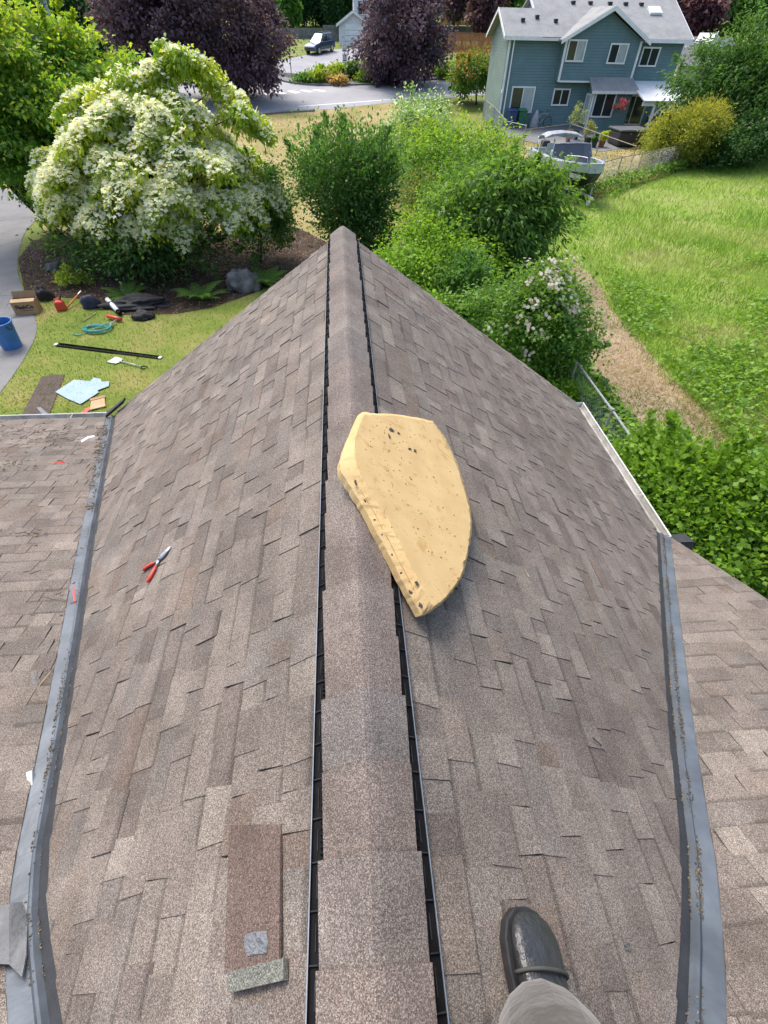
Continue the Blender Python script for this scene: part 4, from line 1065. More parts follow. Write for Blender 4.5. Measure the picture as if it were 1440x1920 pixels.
# ================================================================== PLANTS
GAIN = 1.8
LOBE = 1.27
def unit(a): return a / (np.linalg.norm(a, axis=-1, keepdims=True) + 1e-9)
def leafmesh(name, pos, dirn, L, Wd, tint, mat, parent, fold=0.18, r=None):
    n = len(pos)
    r = r or rng
    side = unit(np.cross(dirn, unit(r.normal(0, 1, (n, 3)) + np.array([0, 0, 1.2]))))
    nor = np.cross(side, dirn)
    L = L[:, None]; Wd = Wd[:, None]
    a = pos; b = pos + dirn * L * 0.45 + side * Wd + nor * L * fold * 0.5
    c = pos + dirn * L - nor * L * 0.12; d = pos + dirn * L * 0.45 - side * Wd + nor * L * fold * 0.5
    V = np.stack([a, b, c, d], 1).reshape(-1, 3)
    F = np.arange(4 * n).reshape(n, 4)
    return npmesh(name, V, F, np.repeat(tint, 4, 0), mat, parent)
def cloud(c, rad, nclump, per, cr, seed, shell=0.55, flat=0.7, bottom=-0.95, lumpy=0.18):
    lumpy = 0.12 + lumpy * 0.9
    r = np.random.default_rng(seed)
    C = []
    nlobe = 9
    lo_ = unit(r.normal(0, 1, (nlobe, 3))); lo_[:, 2] = r.uniform(-0.75, 0.6, nlobe)
    lo_ *= r.uniform(0.42, 0.5 + lumpy, nlobe)[:, None]; lo_[0] = 0
    lr = r.uniform(0.3, 0.56, nlobe); lr[0] = 0.64
    wt = lr ** 2; wt /= wt.sum()
    while len(C) < nclump:
        j = r.choice(nlobe, p=wt)
        d = unit(r.normal(0, 1, 3))
        if d[2] < bottom: continue
        k = shell + (1 - shell) * r.random() ** 0.5
        if r.random() < 0.08: k *= r.uniform(1.05, 1.3)
        C.append(np.array(c) + (lo_[j] + d * k * lr[j]) * np.array(rad) * LOBE)
    C = np.array(C)
    sz = cr * r.uniform(0.55, 1.35, nclump)
    pos = C[:, None, :] + r.normal(0, 1, (nclump, per, 3)) * (sz[:, None, None] * np.array([0.55, 0.55, 0.55 * flat]))
    k0 = int(nclump * 0.9)                                # ragged twigs that stick out of the outline
    for i in range(k0, nclump):
        d = unit((C[i] - np.array(c)) / np.array(rad) + r.normal(0, 0.35, 3) + np.array([0, 0, 0.35]))
        ln = float(np.mean(rad)) * r.uniform(0.22, 0.5); tt = r.random((per, 1))
        pos[i] = C[i] + d * tt * ln + r.normal(0, 1, (per, 3)) * (0.035 + 0.10 * (1 - tt)) * sz[i] * 1.4
    out = unit(pos - np.array(c)) * 0.5 + unit(pos - C[:, None, :]) * 0.6
    return C, pos, out, r
def palette(r, cols, shape, jit=0.16):
    cols = np.array(cols)
    k = r.integers(0, len(cols), shape[0])
    base = cols[k][:, None, :].repeat(shape[1], 1)
    alt = cols[r.integers(0, len(cols), shape)]
    t = base * 0.6 + alt * 0.4
    return GAIN * t * (1 + r.normal(0, jit, shape)[..., None]).clip(0.5, 1.6)
def limbs(mb, base, top, r0, targets, r, bend=0.15):
    base, top = Vector(base), Vector(top)
    pts = [base]
    for k in range(1, 6):
        f = k / 5
        pts.append(base.lerp(top, f) + Vector((r.gauss(0, 1), r.gauss(0, 1), 0)) * bend * r0 * 2 * (1 if k < 5 else 0))
    mb.tube(pts, [r0 * (1.25 if k == 0 else 1 - 0.13 * k) for k in range(6)], 9)
    for tg in targets:
        tg = Vector(tg)
        k = r.choice((2, 3, 4, 5)); s = pts[k]
        m_ = s.lerp(tg, 0.5) + Vector((0, 0, (tg - s).length * 0.1))
        mb.tube([s, m_, tg], [r0 * 0.42, r0 * 0.25, r0 * 0.08], 6)
def tree(name, label, cat, base, c, rad, cols, nclump, per, cr, leaf, seed, r0=0.12, bark='bark', mat='leaf', group=None, tips=None, wl=0.34, droop=-0.2, shell=0.5, flat=0.7, bottom=-0.95, tipt=0.86, nl=14, lumpy=0.18, trunk_top=None):
    base = Vector(base)
    t = empty(name, base, 0, label, cat, group)
    I = Matrix.Translation(-base)
    C, pos, out, r = cloud(c, rad, nclump, per, cr, seed, shell, flat, bottom, lumpy)
    sh = pos.shape[:2]
    tint = palette(r, cols, sh)
    if tips is not None:                                  # young growth at the upper outside of the crown is another colour
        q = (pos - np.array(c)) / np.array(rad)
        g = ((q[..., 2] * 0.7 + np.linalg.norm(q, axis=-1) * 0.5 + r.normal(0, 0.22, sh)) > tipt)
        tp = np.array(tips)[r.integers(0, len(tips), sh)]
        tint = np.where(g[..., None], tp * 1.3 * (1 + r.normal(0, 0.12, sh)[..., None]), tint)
    d = unit(out + np.array([0, 0, droop]) + r.normal(0, 0.55, pos.shape)).reshape(-1, 3)
    P_ = pos.reshape(-1, 3)
    P_[:, 2] = np.maximum(P_[:, 2], np.interp(P_[:, 1], KY, KZ) + 0.05)
    L = leaf * r.uniform(0.65, 1.35, len(P_))
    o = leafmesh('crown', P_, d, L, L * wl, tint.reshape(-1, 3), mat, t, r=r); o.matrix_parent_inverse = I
    mb = MB(); rr_ = random.Random(seed)
    idx = rr_.sample(range(len(C)), min(nl, len(C)))
    limbs(mb, base - Vector((0, 0, 0.05)), trunk_top or (Vector(c) + Vector((0, 0, rad[2] * 0.25))), r0, [C[i] for i in idx], rr_)
    o = mb.build('trunk', bark, t, smooth=True, recalc=False); o.matrix_parent_inverse = I
    return t, C, r
def veg(name, label, cat, xb, yb, ytop, hw, cols, seed, xc=None, nclump=120, per=60, leaf=0.09, cr=None, depth=1.0, **k):
    base = G(xb, yb); xc = xb if xc is None else xc
    top = PY(xc, ytop, base.y); s = SC((top + base) / 2)
    rx = hw / s; H = top.z - base.z
    cz = base.z + H * 0.5
    c = (top.x * 0.7 + base.x * 0.3 if xc == xb else PY(xc, (yb + ytop) / 2, base.y).x, base.y, cz)
    return tree(name, label, cat, base, c, (rx * 0.9, rx * depth * 0.88, H * 0.46), cols, nclump, per, cr or rx * 0.28, leaf, seed, **k)
YG = [(0.17, 0.235, 0.022), (0.13, 0.2, 0.02), (0.21, 0.25, 0.03)]
DG = [(0.03, 0.075, 0.018), (0.042, 0.095, 0.022), (0.025, 0.06, 0.018)]
MG = [(0.055, 0.13, 0.02), (0.075, 0.16, 0.025), (0.045, 0.1, 0.02)]
LG = [(0.13, 0.235, 0.02), (0.16, 0.27, 0.028), (0.1, 0.19, 0.02)]
PU = [(0.066, 0.046, 0.07), (0.082, 0.054, 0.08), (0.052, 0.04, 0.06), (0.1, 0.06, 0.076)]

# maple at the left edge
b = G(112, 444)
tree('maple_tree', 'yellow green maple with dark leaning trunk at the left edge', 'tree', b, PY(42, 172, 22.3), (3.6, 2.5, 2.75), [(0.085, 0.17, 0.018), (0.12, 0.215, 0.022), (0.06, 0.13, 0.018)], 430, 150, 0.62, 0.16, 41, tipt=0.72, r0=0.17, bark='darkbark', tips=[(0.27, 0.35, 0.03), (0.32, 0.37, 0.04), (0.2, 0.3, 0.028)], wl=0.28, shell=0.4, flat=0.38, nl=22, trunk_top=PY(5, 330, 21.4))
# dogwood in bloom: tiers of leaves with white bracts on top
def dogwood():
    b = G(335, 492); Y0 = b.y
    t = empty('dogwood_tree', b, 0, 'large flowering dogwood covered in white blossom in the mulch bed', 'tree'); I = Matrix.Translation(-b)
    c = np.array(PY(293, 322, Y0 - 0.2)); rad = np.array([3.35, 2.2, 2.3])
    r = np.random.default_rng(77)
    C = []
    while len(C) < 190:                                   # tiers of branch sprays
        d = unit(r.normal(0, 1, 3))
        if d[2] < -0.6: continue
        q = d * (0.45 + 0.55 * r.random() ** 0.5)
        q[:2] *= 1.12 - 0.5 * max(0, q[2] + 0.15)
        C.append(c + q * rad)
    for (px, py, dy, k) in ((330, 108, 0, 5), (300, 130, 0, 5), (372, 132, 0.2, 5), (255, 160, 0, 4), (415, 165, 0, 4), (180, 195, 0, 4), (140, 215, 0, 3), (445, 205, -0.3, 4), (478, 235, -0.5, 4), (90, 310, -0.6, 4), (75, 350, -0.8, 4), (105, 390, -0.9, 4), (215, 440, -1.4, 4), (150, 270, -0.4, 3), (440, 380, -1.2, 4), (330, 420, -1.6, 4), (240, 380, -1.8, 4), (400, 300, -1.6, 3)):
        for _ in range(k): C.append(np.array(PY(px, py, Y0 + dy)) + r.normal(0, 1, 3) * np.array([0.22, 0.2, 0.14]))
    C = np.array(C); nC = len(C)
    q = (C - c) / rad
    rs = r.uniform(0.36, 0.66, nC); rs[190:] = r.uniform(0.26, 0.42, nC - 190)
    per = 260
    def spray(i, m_, up_, flat):
        a = r.uniform(0, 2 * np.pi, m_); k = np.sqrt(r.random(m_)) * rs[i] * (1 + 0.25 * np.sin(3 * a + i))
        tilt = q[i] * np.array([1, 1, 0]) * 0.35
        z = up_ + 0.10 - 0.55 * k * k / rs[i] + r.normal(0, flat, m_)
        x, y = k * np.cos(a), k * np.sin(a)
        return C[i] + np.c_[x, y, z - tilt[0] * x - tilt[1] * y]
    pos = np.stack([spray(i, per, -0.03, 0.075) for i in range(nC)])
    tint = palette(r, [(0.17, 0.25, 0.02), (0.22, 0.28, 0.028), (0.11, 0.19, 0.018), (0.28, 0.3, 0.04)], (nC, per))
    d = unit(unit(pos - C[:, None]) * 0.5 + np.array([0, 0, -0.8]) + r.normal(0, 0.35, pos.shape)).reshape(-1, 3)
    L = 0.12 * r.uniform(0.7, 1.3, nC * per)
    o = leafmesh('crown', pos.reshape(-1, 3), d, L, L * 0.3, tint.reshape(-1, 3), 'leaf', t, r=r); o.matrix_parent_inverse = I
    F = []
    for i in range(nC):
        w = 0.6 + 0.62 * (-q[i, 2]) + 0.12 * q[i, 0] - 0.2 * q[i, 1] + r.normal(0, 0.3)
        F.append(spray(i, int(np.clip(w, 0.12, 1.15) * 310 * (rs[i] / 0.5) ** 2), 0.075, 0.035))
    F = np.concatenate(F); n = len(F)
    nrm = unit(np.array([0, -0.25, 1]) + r.normal(0, 0.4, (n, 3))); u = unit(np.cross(nrm, r.normal(0, 1, (n, 3)))); v = np.cross(nrm, u)
    P4 = np.repeat(F, 4, 0); D4 = np.stack([u, v, -u, -v], 1).reshape(-1, 3); N4 = np.repeat(nrm, 4, 0)
    s = np.repeat(r.uniform(0.05, 0.085, n), 4)[:, None]; S4 = np.cross(N4, D4)
    V = np.stack([P4, P4 + D4 * s * 0.55 + S4 * s * 0.45 + N4 * s * 0.12, P4 + D4 * s, P4 + D4 * s * 0.55 - S4 * s * 0.45 + N4 * s * 0.12], 1).reshape(-1, 3)
    col_ = np.array([(0.84, 0.85, 0.76), (0.88, 0.88, 0.82), (0.84, 0.82, 0.66), (0.72, 0.76, 0.5), (0.86, 0.81, 0.7)])[r.integers(0, 5, n)]
    o = npmesh('blossom', V, np.arange(len(V)).reshape(-1, 4), np.repeat(col_, 16, 0), 'petal', t); o.matrix_parent_inverse = I; o['kind'] = 'stuff'
    mb = MB(); rr_ = random.Random(2)
    for k in range(4):
        limbs(mb, b + Vector((rr_.uniform(-0.2, 0.2), rr_.uniform(-0.1, 0.1), -0.05)), Vector(c) + Vector((rr_.uniform(-1.6, 1.6), rr_.uniform(-0.8, 0.8), 0.3)), 0.085, [C[rr_.randrange(nC)] for _ in range(7)], rr_)
    o = mb.build('trunk', 'darkbark', t, smooth=True, recalc=False); o.matrix_parent_inverse = I
dogwood()
veg('rhododendron', 'dark glossy rhododendron under the blossoming dogwood', 'shrub', 245, 520, 390, 150, DG + [(0.05, 0.1, 0.03)], 51, nclump=150, per=55, leaf=0.16, wl=0.22, droop=0.0, shell=0.5, r0=0.05, depth=0.6)
veg('weigela_shrub', 'loose dark green shrub right of the dogwood', 'shrub', 488, 492, 275, 64, DG + MG, 52, nclump=230, per=85, leaf=0.075, shell=0.3, r0=0.04, lumpy=0.3)
veg('laurel_shrub', 'tall upright dark green shrub just beyond the ridge end', 'shrub', 650, 490, 225, 96, DG + [(0.055, 0.125, 0.025)], 53, nclump=260, per=95, leaf=0.1, shell=0.35, r0=0.06, flat=1.1, droop=0.35, lumpy=0.3, tips=[(0.08, 0.17, 0.03), (0.06, 0.14, 0.03)])
for k, (xt, yt, yl) in enumerate(((640, 208, 320), (595, 235, 330), (690, 262, 340), (570, 290, 360))):   # upright shoots of that shrub
    sh = bpy.data.objects['laurel_shrub']; base = Vector(sh.location)
    r = np.random.default_rng(60 + k); n = 620
    A_, B_ = np.array(PY(xt, yt, base.y)), np.array(PY(xt + 6, yl, base.y))
    f = r.random(n) ** 0.8; pos = A_ + (B_ - A_) * f[:, None] + r.normal(0, 1, (n, 3)) * (0.06 + 0.17 * f[:, None])
    d = unit(r.normal(0, 0.6, (n, 3)) + np.array([0, 0, 0.7])); L = 0.1 * r.uniform(0.7, 1.3, n)
    o = leafmesh('shoot', pos, d, L, L * 0.34, palette(r, MG + DG, (n, 1)).reshape(-1, 3), 'leaf', sh, r=r); o.matrix_parent_inverse = Matrix.Translation(-base); o['kind'] = 'stuff'
veg('variegated_shrub', 'tall shrub with white edged leaves at the lawn end', 'shrub', 790, 335, 145, 74, MG + [(0.3, 0.36, 0.24), (0.42, 0.46, 0.36), (0.1, 0.19, 0.05)], 54, nclump=220, per=85, leaf=0.13, shell=0.4, r0=0.06, depth=0.9, flat=0.9, tips=[(0.5, 0.54, 0.42), (0.2, 0.3, 0.12), (0.1, 0.2, 0.04)])
veg('lime_shrub', 'lime green shrub between the white edged shrub and the boat', 'shrub', 855, 380, 215, 98, LG + MG, 55, nclump=260, per=80, leaf=0.11, shell=0.4, r0=0.05, tips=[(0.24, 0.33, 0.03), (0.17, 0.28, 0.03)])
veg('bronze_shrub', 'bronze tinted shrub at the edge of the dry lawn', 'shrub', 785, 410, 310, 62, MG + [(0.16, 0.13, 0.04), (0.2, 0.2, 0.05)], 56, nclump=90, per=60, leaf=0.09, shell=0.4, r0=0.04)
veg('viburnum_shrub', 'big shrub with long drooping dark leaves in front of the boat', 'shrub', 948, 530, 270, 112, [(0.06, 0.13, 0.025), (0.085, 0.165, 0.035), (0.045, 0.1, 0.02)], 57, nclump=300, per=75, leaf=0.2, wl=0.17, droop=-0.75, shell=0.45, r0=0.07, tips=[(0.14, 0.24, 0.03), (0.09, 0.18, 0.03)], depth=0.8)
veg('wisteria_vine', 'bright feathery vine tangled over shrubs right of the ridge end', 'vine', 815, 565, 390, 112, LG, 58, nclump=260, per=80, leaf=0.11, wl=0.26, droop=-0.3, shell=0.45, r0=0.05, flat=0.5, lumpy=0.3, depth=0.8, tips=[(0.2, 0.31, 0.03), (0.15, 0.26, 0.025)])
veg('hazel_shrub', 'mid green shrub between the lime shrub and the drooping shrub', 'shrub', 880, 460, 310, 92, MG + LG, 74, nclump=230, per=80, leaf=0.1, shell=0.4, r0=0.05, tips=[(0.15, 0.25, 0.03), (0.1, 0.2, 0.03)])
veg('holly_shrub', 'deep green shrub between the vine and the rose bush', 'shrub', 865, 600, 470, 62, DG + MG, 59, nclump=130, per=70, leaf=0.09, shell=0.4, r0=0.04)
veg('elder_shrub', 'low green leafy shrub against the right rake of the roof', 'shrub', 800, 625, 540, 62, MG + LG, 61, nclump=110, per=60, leaf=0.1, shell=0.4, r0=0.03)
def rose():
    t, C, r = veg('rose_bush', 'rounded rose bush dotted with white flowers beside the path', 'shrub', 1005, 705, 482, 102, MG + [(0.1, 0.19, 0.03)], 62, nclump=330, per=80, leaf=0.075, shell=0.55, r0=0.05, tips=[(0.13, 0.23, 0.035), (0.09, 0.17, 0.03)], depth=0.9, wl=0.42)
    base = Vector(t.location); c = C.mean(0)
    k = [i for i in range(len(C)) if C[i][2] > c[2] - 0.4]
    k = sorted(k, key=lambda i: -float((C[i] - c) @ np.array([0.1, -0.55, 0.8])))[:130]
    sel = r.choice(k, 48, replace=False)
    F = np.concatenate([C[i] + unit(C[i] - c + np.array([0, -0.3, 0.4])) * 0.3 + r.normal(0, 0.06, (r.integers(4, 14), 3)) for i in sel]); n = len(F)
    nrm = unit(F - c + np.array([0, -0.4, 0.8]) + r.normal(0, 0.4, (n, 3))); u = unit(np.cross(nrm, r.normal(0, 1, (n, 3)))); v = np.cross(nrm, u)
    a = np.arange(5) * 2 * np.pi / 5
    D = (u[:, None] * np.cos(a)[None, :, None] + v[:, None] * np.sin(a)[None, :, None]).reshape(-1, 3)
    P5 = np.repeat(F, 5, 0); N5 = np.repeat(nrm, 5, 0); S5 = np.cross(N5, D); s = 0.036
    V = np.stack([P5, P5 + D * s * 0.7 + S5 * s * 0.5 + N5 * 0.004, P5 + D * s, P5 + D * s * 0.7 - S5 * s * 0.5 + N5 * 0.004], 1).reshape(-1, 3)
    o = npmesh('blossom', V, np.arange(len(V)).reshape(-1, 4), np.repeat(np.array([(0.62, 0.6, 0.56), (0.6, 0.5, 0.46)])[r.integers(0, 2, n)], 20, 0), 'petal', t); o.matrix_parent_inverse = Matrix.Translation(-base); o['kind'] = 'stuff'
rose()
# hedge below the right gutter
veg('bindweed_hedge', 'dense bright leafy hedge below the right gutter', 'hedge', 1300, 1080, 878, 146, LG + MG, 63, nclump=420, per=110, leaf=0.072, shell=0.6, r0=0.05, wl=0.42, tips=[(0.17, 0.29, 0.025), (0.12, 0.22, 0.02)], depth=1.2, bottom=-0.3, droop=0.0)
veg('bramble_hedge', 'dark bramble hedge at the right frame edge', 'hedge', 1480, 1080, 862, 140, MG + LG + DG, 64, nclump=380, per=100, leaf=0.075, shell=0.6, r0=0.05, wl=0.42, tips=[(0.15, 0.27, 0.025), (0.1, 0.2, 0.02)], bottom=-0.3, depth=1.1, droop=0.0)
veg('bracken_clump', 'yellow green feathery clump beside the gutter corner', 'plant', 1082, 775, 725, 48, LG, 65, nclump=70, per=60, leaf=0.1, wl=0.2, shell=0.4, r0=0.02, flat=0.6)
# plums
tree('plum_tree', 'large purple leaved plum behind the dogwood', 'tree', G(290, 205), PY(292, 50, 55), (4.7, 4.2, 4.4), PU, 240, 120, 1.0, 0.3, 66, r0=0.22, bark='darkbark', mat='leafdull', shell=0.4, lumpy=0.1)
tree('plum_tree', 'purple leaved plum with visible slim trunk beside the crosswalk', 'tree', G(458, 192), PY(435, 62, 55.5), (4.6, 3.8, 4.9), PU, 200, 115, 0.8, 0.26, 67, r0=0.17, bark='darkbark', mat='leafdull', shell=0.35, lumpy=0.1, nl=20)
tree('plum_tree', 'round purple leaved plum across the road near the white house', 'tree', G(752, 158), PY(745, 62, 64), (4.55, 4.4, 4.5), PU, 230, 130, 0.95, 0.3, 68, r0=0.2, bark='darkbark', mat='leafdull', shell=0.45, lumpy=0.1)
# bushes by the teal house
veg('photinia_shrub', 'tall shrub with orange red young leaves at the teal house corner', 'shrub', 893, 196, 82, 46, MG + [(0.1, 0.12, 0.02)], 69, nclump=130, per=80, leaf=0.2, shell=0.4, r0=0.08, tips=[(0.3, 0.13, 0.035), (0.22, 0.16, 0.03), (0.16, 0.19, 0.03)], cr=0.55)
veg('golden_conifer', 'rounded golden yellow conifer bush beside the patio', 'shrub', 1292, 314, 190, 62, [(0.15, 0.165, 0.025), (0.19, 0.2, 0.03), (0.11, 0.14, 0.022)], 70, nclump=300, per=120, leaf=0.14, wl=0.18, shell=0.45, r0=0.07, flat=0.9, tips=[(0.29, 0.28, 0.04), (0.23, 0.24, 0.035)], lumpy=0.25, droop=0.2)
veg('cedar_tree', 'broad dark green evergreen at the right edge behind the golden bush', 'tree', 1448, 296, 18, 132, [(0.045, 0.105, 0.022), (0.06, 0.13, 0.028), (0.035, 0.085, 0.02)], 71, nclump=420, per=95, leaf=0.24, wl=0.16, shell=0.4, r0=0.2, flat=0.55, droop=-0.4, lumpy=0.12, depth=0.65, bark='darkbark', cr=0.8, tips=[(0.085, 0.17, 0.04), (0.07, 0.14, 0.03)])
veg('juniper_shrub', 'dark low evergreen behind the fence under the broad tree', 'shrub', 1392, 312, 205, 92, DG + [(0.05, 0.1, 0.03)], 75, nclump=200, per=80, leaf=0.16, shell=0.4, r0=0.08, cr=0.7)
# ferns: fronds of paired leaflets
def fern(px, py, size, label, seed):
    b = at(px, py); r = random.Random(seed)
    t = empty('sword_fern', b, r.uniform(0, 6), label, 'fern', 'ferns in the mulch bed')
    for k in range(15):
        a = k / 15 * 2 * math.pi + r.uniform(-0.15, 0.15); L = size * r.uniform(0.75, 1.1); lift = r.uniform(0.45, 1.0)
        mb = MB(Matrix.Rotation(a, 4, 'Z'))
        g = r.uniform(0.8, 1.2)
        for j in range(13):
            f = (j + 1) / 13; f0 = j / 13
            P_ = lambda u: Vector((L * u * (1 - 0.15 * lift), 0, L * lift * 0.95 * u * (1 - 0.62 * u) + 0.02))
            p0, p1 = P_(f0), P_(f); w = L * 0.15 * math.sin(math.pi * min(1, 0.12 + f * 0.9)) + 0.008
            mb.cur = (0.12 * g, 0.24 * g, 0.04 * g)
            for s in (-1, 1): mb.face([p0, p0.lerp(p1, 0.7), p1 + Vector((0.02, s * w, -0.01)), p0.lerp(p1, 0.4) + Vector((0.02, s * w * 1.0, -0.012))])
        mb.build('frond', 'leaf', t, recalc=False)
fern(238, 558, 0.85, 'leftmost fern at the front of the mulch bed behind the tarp', 1)
fern(380, 562, 1.0, 'fern left of the grey boulder', 2)
fern(500, 534, 0.98, 'fern right of the grey boulder near the roof edge', 3)
veg('yellow_weed', 'small yellow green weed clump in the mulch near the fuel can', 'plant', 128, 535, 495, 26, YG, 72, nclump=30, per=40, leaf=0.07, shell=0.3, r0=0.012)
veg('grass_tuft', 'tuft of thin dark grass at the maple trunk base', 'plant', 92, 470, 440, 20, [(0.1, 0.13, 0.05)], 73, nclump=16, per=30, leaf=0.2, wl=0.06, droop=0.8, shell=0.2, r0=0.01)
# corner planting across the road
for k, (x, yb, yt, hw, cols, lb) in enumerate(((600, 155, 125, 20, YG, 'yellow green shrub left in the corner bed across the road'), (628, 154, 120, 15, YG, 'yellow green shrub behind the small white sign'), (660, 150, 116, 17, DG, 'dark conifer shrub right of the small white sign'), (570, 156, 142, 16, MG, 'low green plant at the left end of the corner bed'), (628, 159, 146, 14, [(0.24, 0.17, 0.07), (0.28, 0.2, 0.09)], 'low tan dried plant in the corner bed'), (690, 155, 140, 20, MG + YG, 'low mixed plant left of the round plum trunk'), (725, 152, 138, 16, YG + MG, 'low yellow plant at the round plum trunk'), (836, 148, 118, 18, LG, 'light green shrub right of the round plum'))):
    veg('bed_shrub', lb, 'shrub', x, yb, yt, hw, cols, 80 + k, nclump=40, per=40, leaf=0.24, shell=0.3, r0=0.04, cr=0.45, group='plants in the corner bed')
# backdrop: arborvitae screen, trees up the hill
r_ = random.Random(3)
for k in range(11):
    x = 468 + k * 19.5 + r_.uniform(-3, 3); Yb = 104 + r_.uniform(-1.5, 1.5)
    top = PY(x, -60 + r_.uniform(-25, 20), Yb); bs = Vector((top.x, Yb, T(Yb))); H = top.z - bs.z
    tree('arborvitae_tree', '%s arborvitae from the left in the tall dark screen' % ('first second third fourth fifth sixth seventh eighth ninth tenth eleventh'.split()[k]), 'tree', bs, (bs.x, Yb, bs.z + H * 0.5), (1.05, 1.05, H * 0.52), [(0.02, 0.055, 0.02), (0.03, 0.075, 0.025), (0.024, 0.06, 0.02)], 100, 55, 0.5, 0.34, 100 + k, r0=0.12, mat='leafdull', shell=0.5, flat=1.6, droop=0.5, nl=4, group='arborvitae screen')
def back(name, lb, x, yb, yt, hw, Yb, cols, seed, n=110, per=70, lf=0.5, **k):
    c0 = PY(x, (yb + yt) / 2, Yb); s = SC(c0); top = PY(x, yt, Yb); bs = Vector((c0.x, Yb, T(Yb)))
    zb = PY(x, yb, Yb).z
    return tree(name, lb, 'tree', bs, (c0.x, Yb, (top.z + zb) / 2), (hw / s, hw / s, (top.z - zb) / 2), cols, n, per, hw / s * 0.3, lf, seed, r0=0.25, mat='leafdull', shell=0.45, nl=6, **k)
back('birch_tree', 'light green narrow tree in front of the arborvitae screen', 541, 52, -40, 17, 97, [(0.08, 0.17, 0.03), (0.06, 0.13, 0.025)], 120)
back('fir_tree', 'dark green conifer between the pale blue house and the plum', 152, 90, -60, 66, 78, DG + [(0.035, 0.09, 0.035)], 121, 160)
back('plum_tree', 'faded purple plum in front of the cedar fence', 912, 75, -40, 30, 82, [(0.085, 0.05, 0.06), (0.11, 0.07, 0.08), (0.07, 0.04, 0.05)], 122)
back('plum_tree', 'faded purple plum left above the cedar fence', 856, 40, -40, 24, 88, [(0.075, 0.045, 0.055), (0.1, 0.065, 0.07)], 123)
back('plum_tree', 'far purple plum above the right end of the teal house roof', 1290, 70, -10, 42, 75, [(0.075, 0.035, 0.05), (0.095, 0.045, 0.06), (0.06, 0.03, 0.045)], 124)
back('maple_tree', 'far green tree above the grey roof at upper right', 1335, 70, -30, 50, 84, MG + [(0.07, 0.12, 0.04)], 125)
back('fir_tree', 'blue green far conifer in the upper right corner', 1412, 60, -40, 48, 90, [(0.045, 0.1, 0.05), (0.06, 0.12, 0.06)], 126)
back('fir_tree', 'dark far conifer behind the teal house roof', 985, 40, -50, 34, 92, DG, 127)
back('maple_tree', 'far green tree left of the teal house ridge', 958, 30, -50, 26, 84, MG, 128)
back('plum_tree', 'far faded plum peeking over the teal house ridge', 1195, 30, -50, 50, 86, [(0.085, 0.05, 0.06), (0.1, 0.06, 0.07)], 129)
back('maple_tree', 'far mid green tree behind the faded plums', 1095, 30, -60, 60, 96, MG + DG, 130)
back('fir_tree', 'dark conifer at the far upper left corner behind the maple', -40, 100, -80, 80, 70, DG, 131)
# the far wood on the hill
n = 60000; r = np.random.default_rng(9)
xs_ = r.uniform(-150, 180, n); ys_ = r.uniform(118, 230, n)
cl = r.normal(0, 1, (n, 3)) * 1.0
tz = np.interp(ys_, KY, KZ)
hgt = 7.5 + 4.0 * np.sin(xs_ * 0.21 + ys_ * 0.05) + 2.5 * np.sin(xs_ * 0.6 + 1.3 * np.sin(ys_ * 0.3))
pos = np.c_[xs_, ys_, tz + np.abs(hgt) * r.random(n) ** 0.5]
tn = np.array([(0.04, 0.09, 0.03), (0.055, 0.11, 0.04), (0.03, 0.07, 0.03), (0.08, 0.12, 0.05)])[((np.sin(xs_ * 0.25) + np.sin(ys_ * 0.4 + xs_ * 0.1) + 2) * 0.99).astype(int) % 4] * r.uniform(0.7, 1.3, (n, 1))
o = leafmesh('far_wood', pos, unit(r.normal(0, 1, (n, 3))), r.uniform(0.9, 1.9, n), r.uniform(0.4, 0.8, n), tn, 'leafdull', None, r=r); tag(o, 'far green wood on the hill behind the houses', 'wood', kind='stuff')

# ------------------------------------------------------------------ grasses and weeds
def blades(name, poly, n, h, w, cols, label, seed, avoid=(), dens=None, lean=0.4, near=True, mat='grassblade', cat='grass'):
    r = np.random.default_rng(seed); P_ = np.array([(q[0], q[1]) for q in poly])
    x0, y0 = P_.min(0); x1, y1 = P_.max(0); x0, x1, y1 = max(x0, -30), min(x1, 32), min(y1, 62)
    X, Y = [], []
    tot = 0
    while tot < n:
        xs = r.uniform(x0, x1, n); u = r.random(n)
        ys = 1 / (1 / max(y0, 3.0) + u * (1 / y1 - 1 / max(y0, 3.0))) if near else r.uniform(y0, y1, n)
        k = inside(P_, xs, ys)
        for a in avoid: k &= ~inside(np.array(a), xs + r.normal(0, 0.28, n), ys + r.normal(0, 0.4, n))
        if dens: k &= r.random(n) < dens(xs, ys)
        X.append(xs[k]); Y.append(ys[k]); tot += k.sum()
        if k.sum() == 0: break
    X = np.concatenate(X)[:n]; Y = np.concatenate(Y)[:n]; n = len(X)
    Z = np.interp(Y, KY, KZ) + 0.006
    g = fbm(X, Y, 0.55, seed + 1)
    hh = h * r.uniform(0.5, 1.3, n) * (0.6 + 0.8 * g); a = r.uniform(0, 6.28, n); ww = w * (0.6 + 0.8 * r.random(n)) * (1 + Y / 40)
    la = r.uniform(0, 6.28, n); ll = hh * r.uniform(0.1, lean * 2, n)
    B = np.c_[X, Y, Z]; s = np.c_[np.cos(a), np.sin(a), np.zeros(n)] * ww[:, None]
    tip = B + np.c_[np.cos(la) * ll, np.sin(la) * ll, hh]
    V = np.stack([B - s, B + s, tip], 1).reshape(-1, 3)
    g2 = np.clip(fbm(X, Y, 1.1, seed + 2) + r.normal(0, 0.22, n), 0, 0.999)
    tint = np.array(cols)[(g2 * len(cols)).astype(int)] * r.uniform(0.75, 1.25, (n, 1))
    o = npmesh(name, V, np.arange(3 * n).reshape(-1, 3), np.repeat(tint, 3, 0), mat); tag(o, label, cat, kind='stuff'); return o
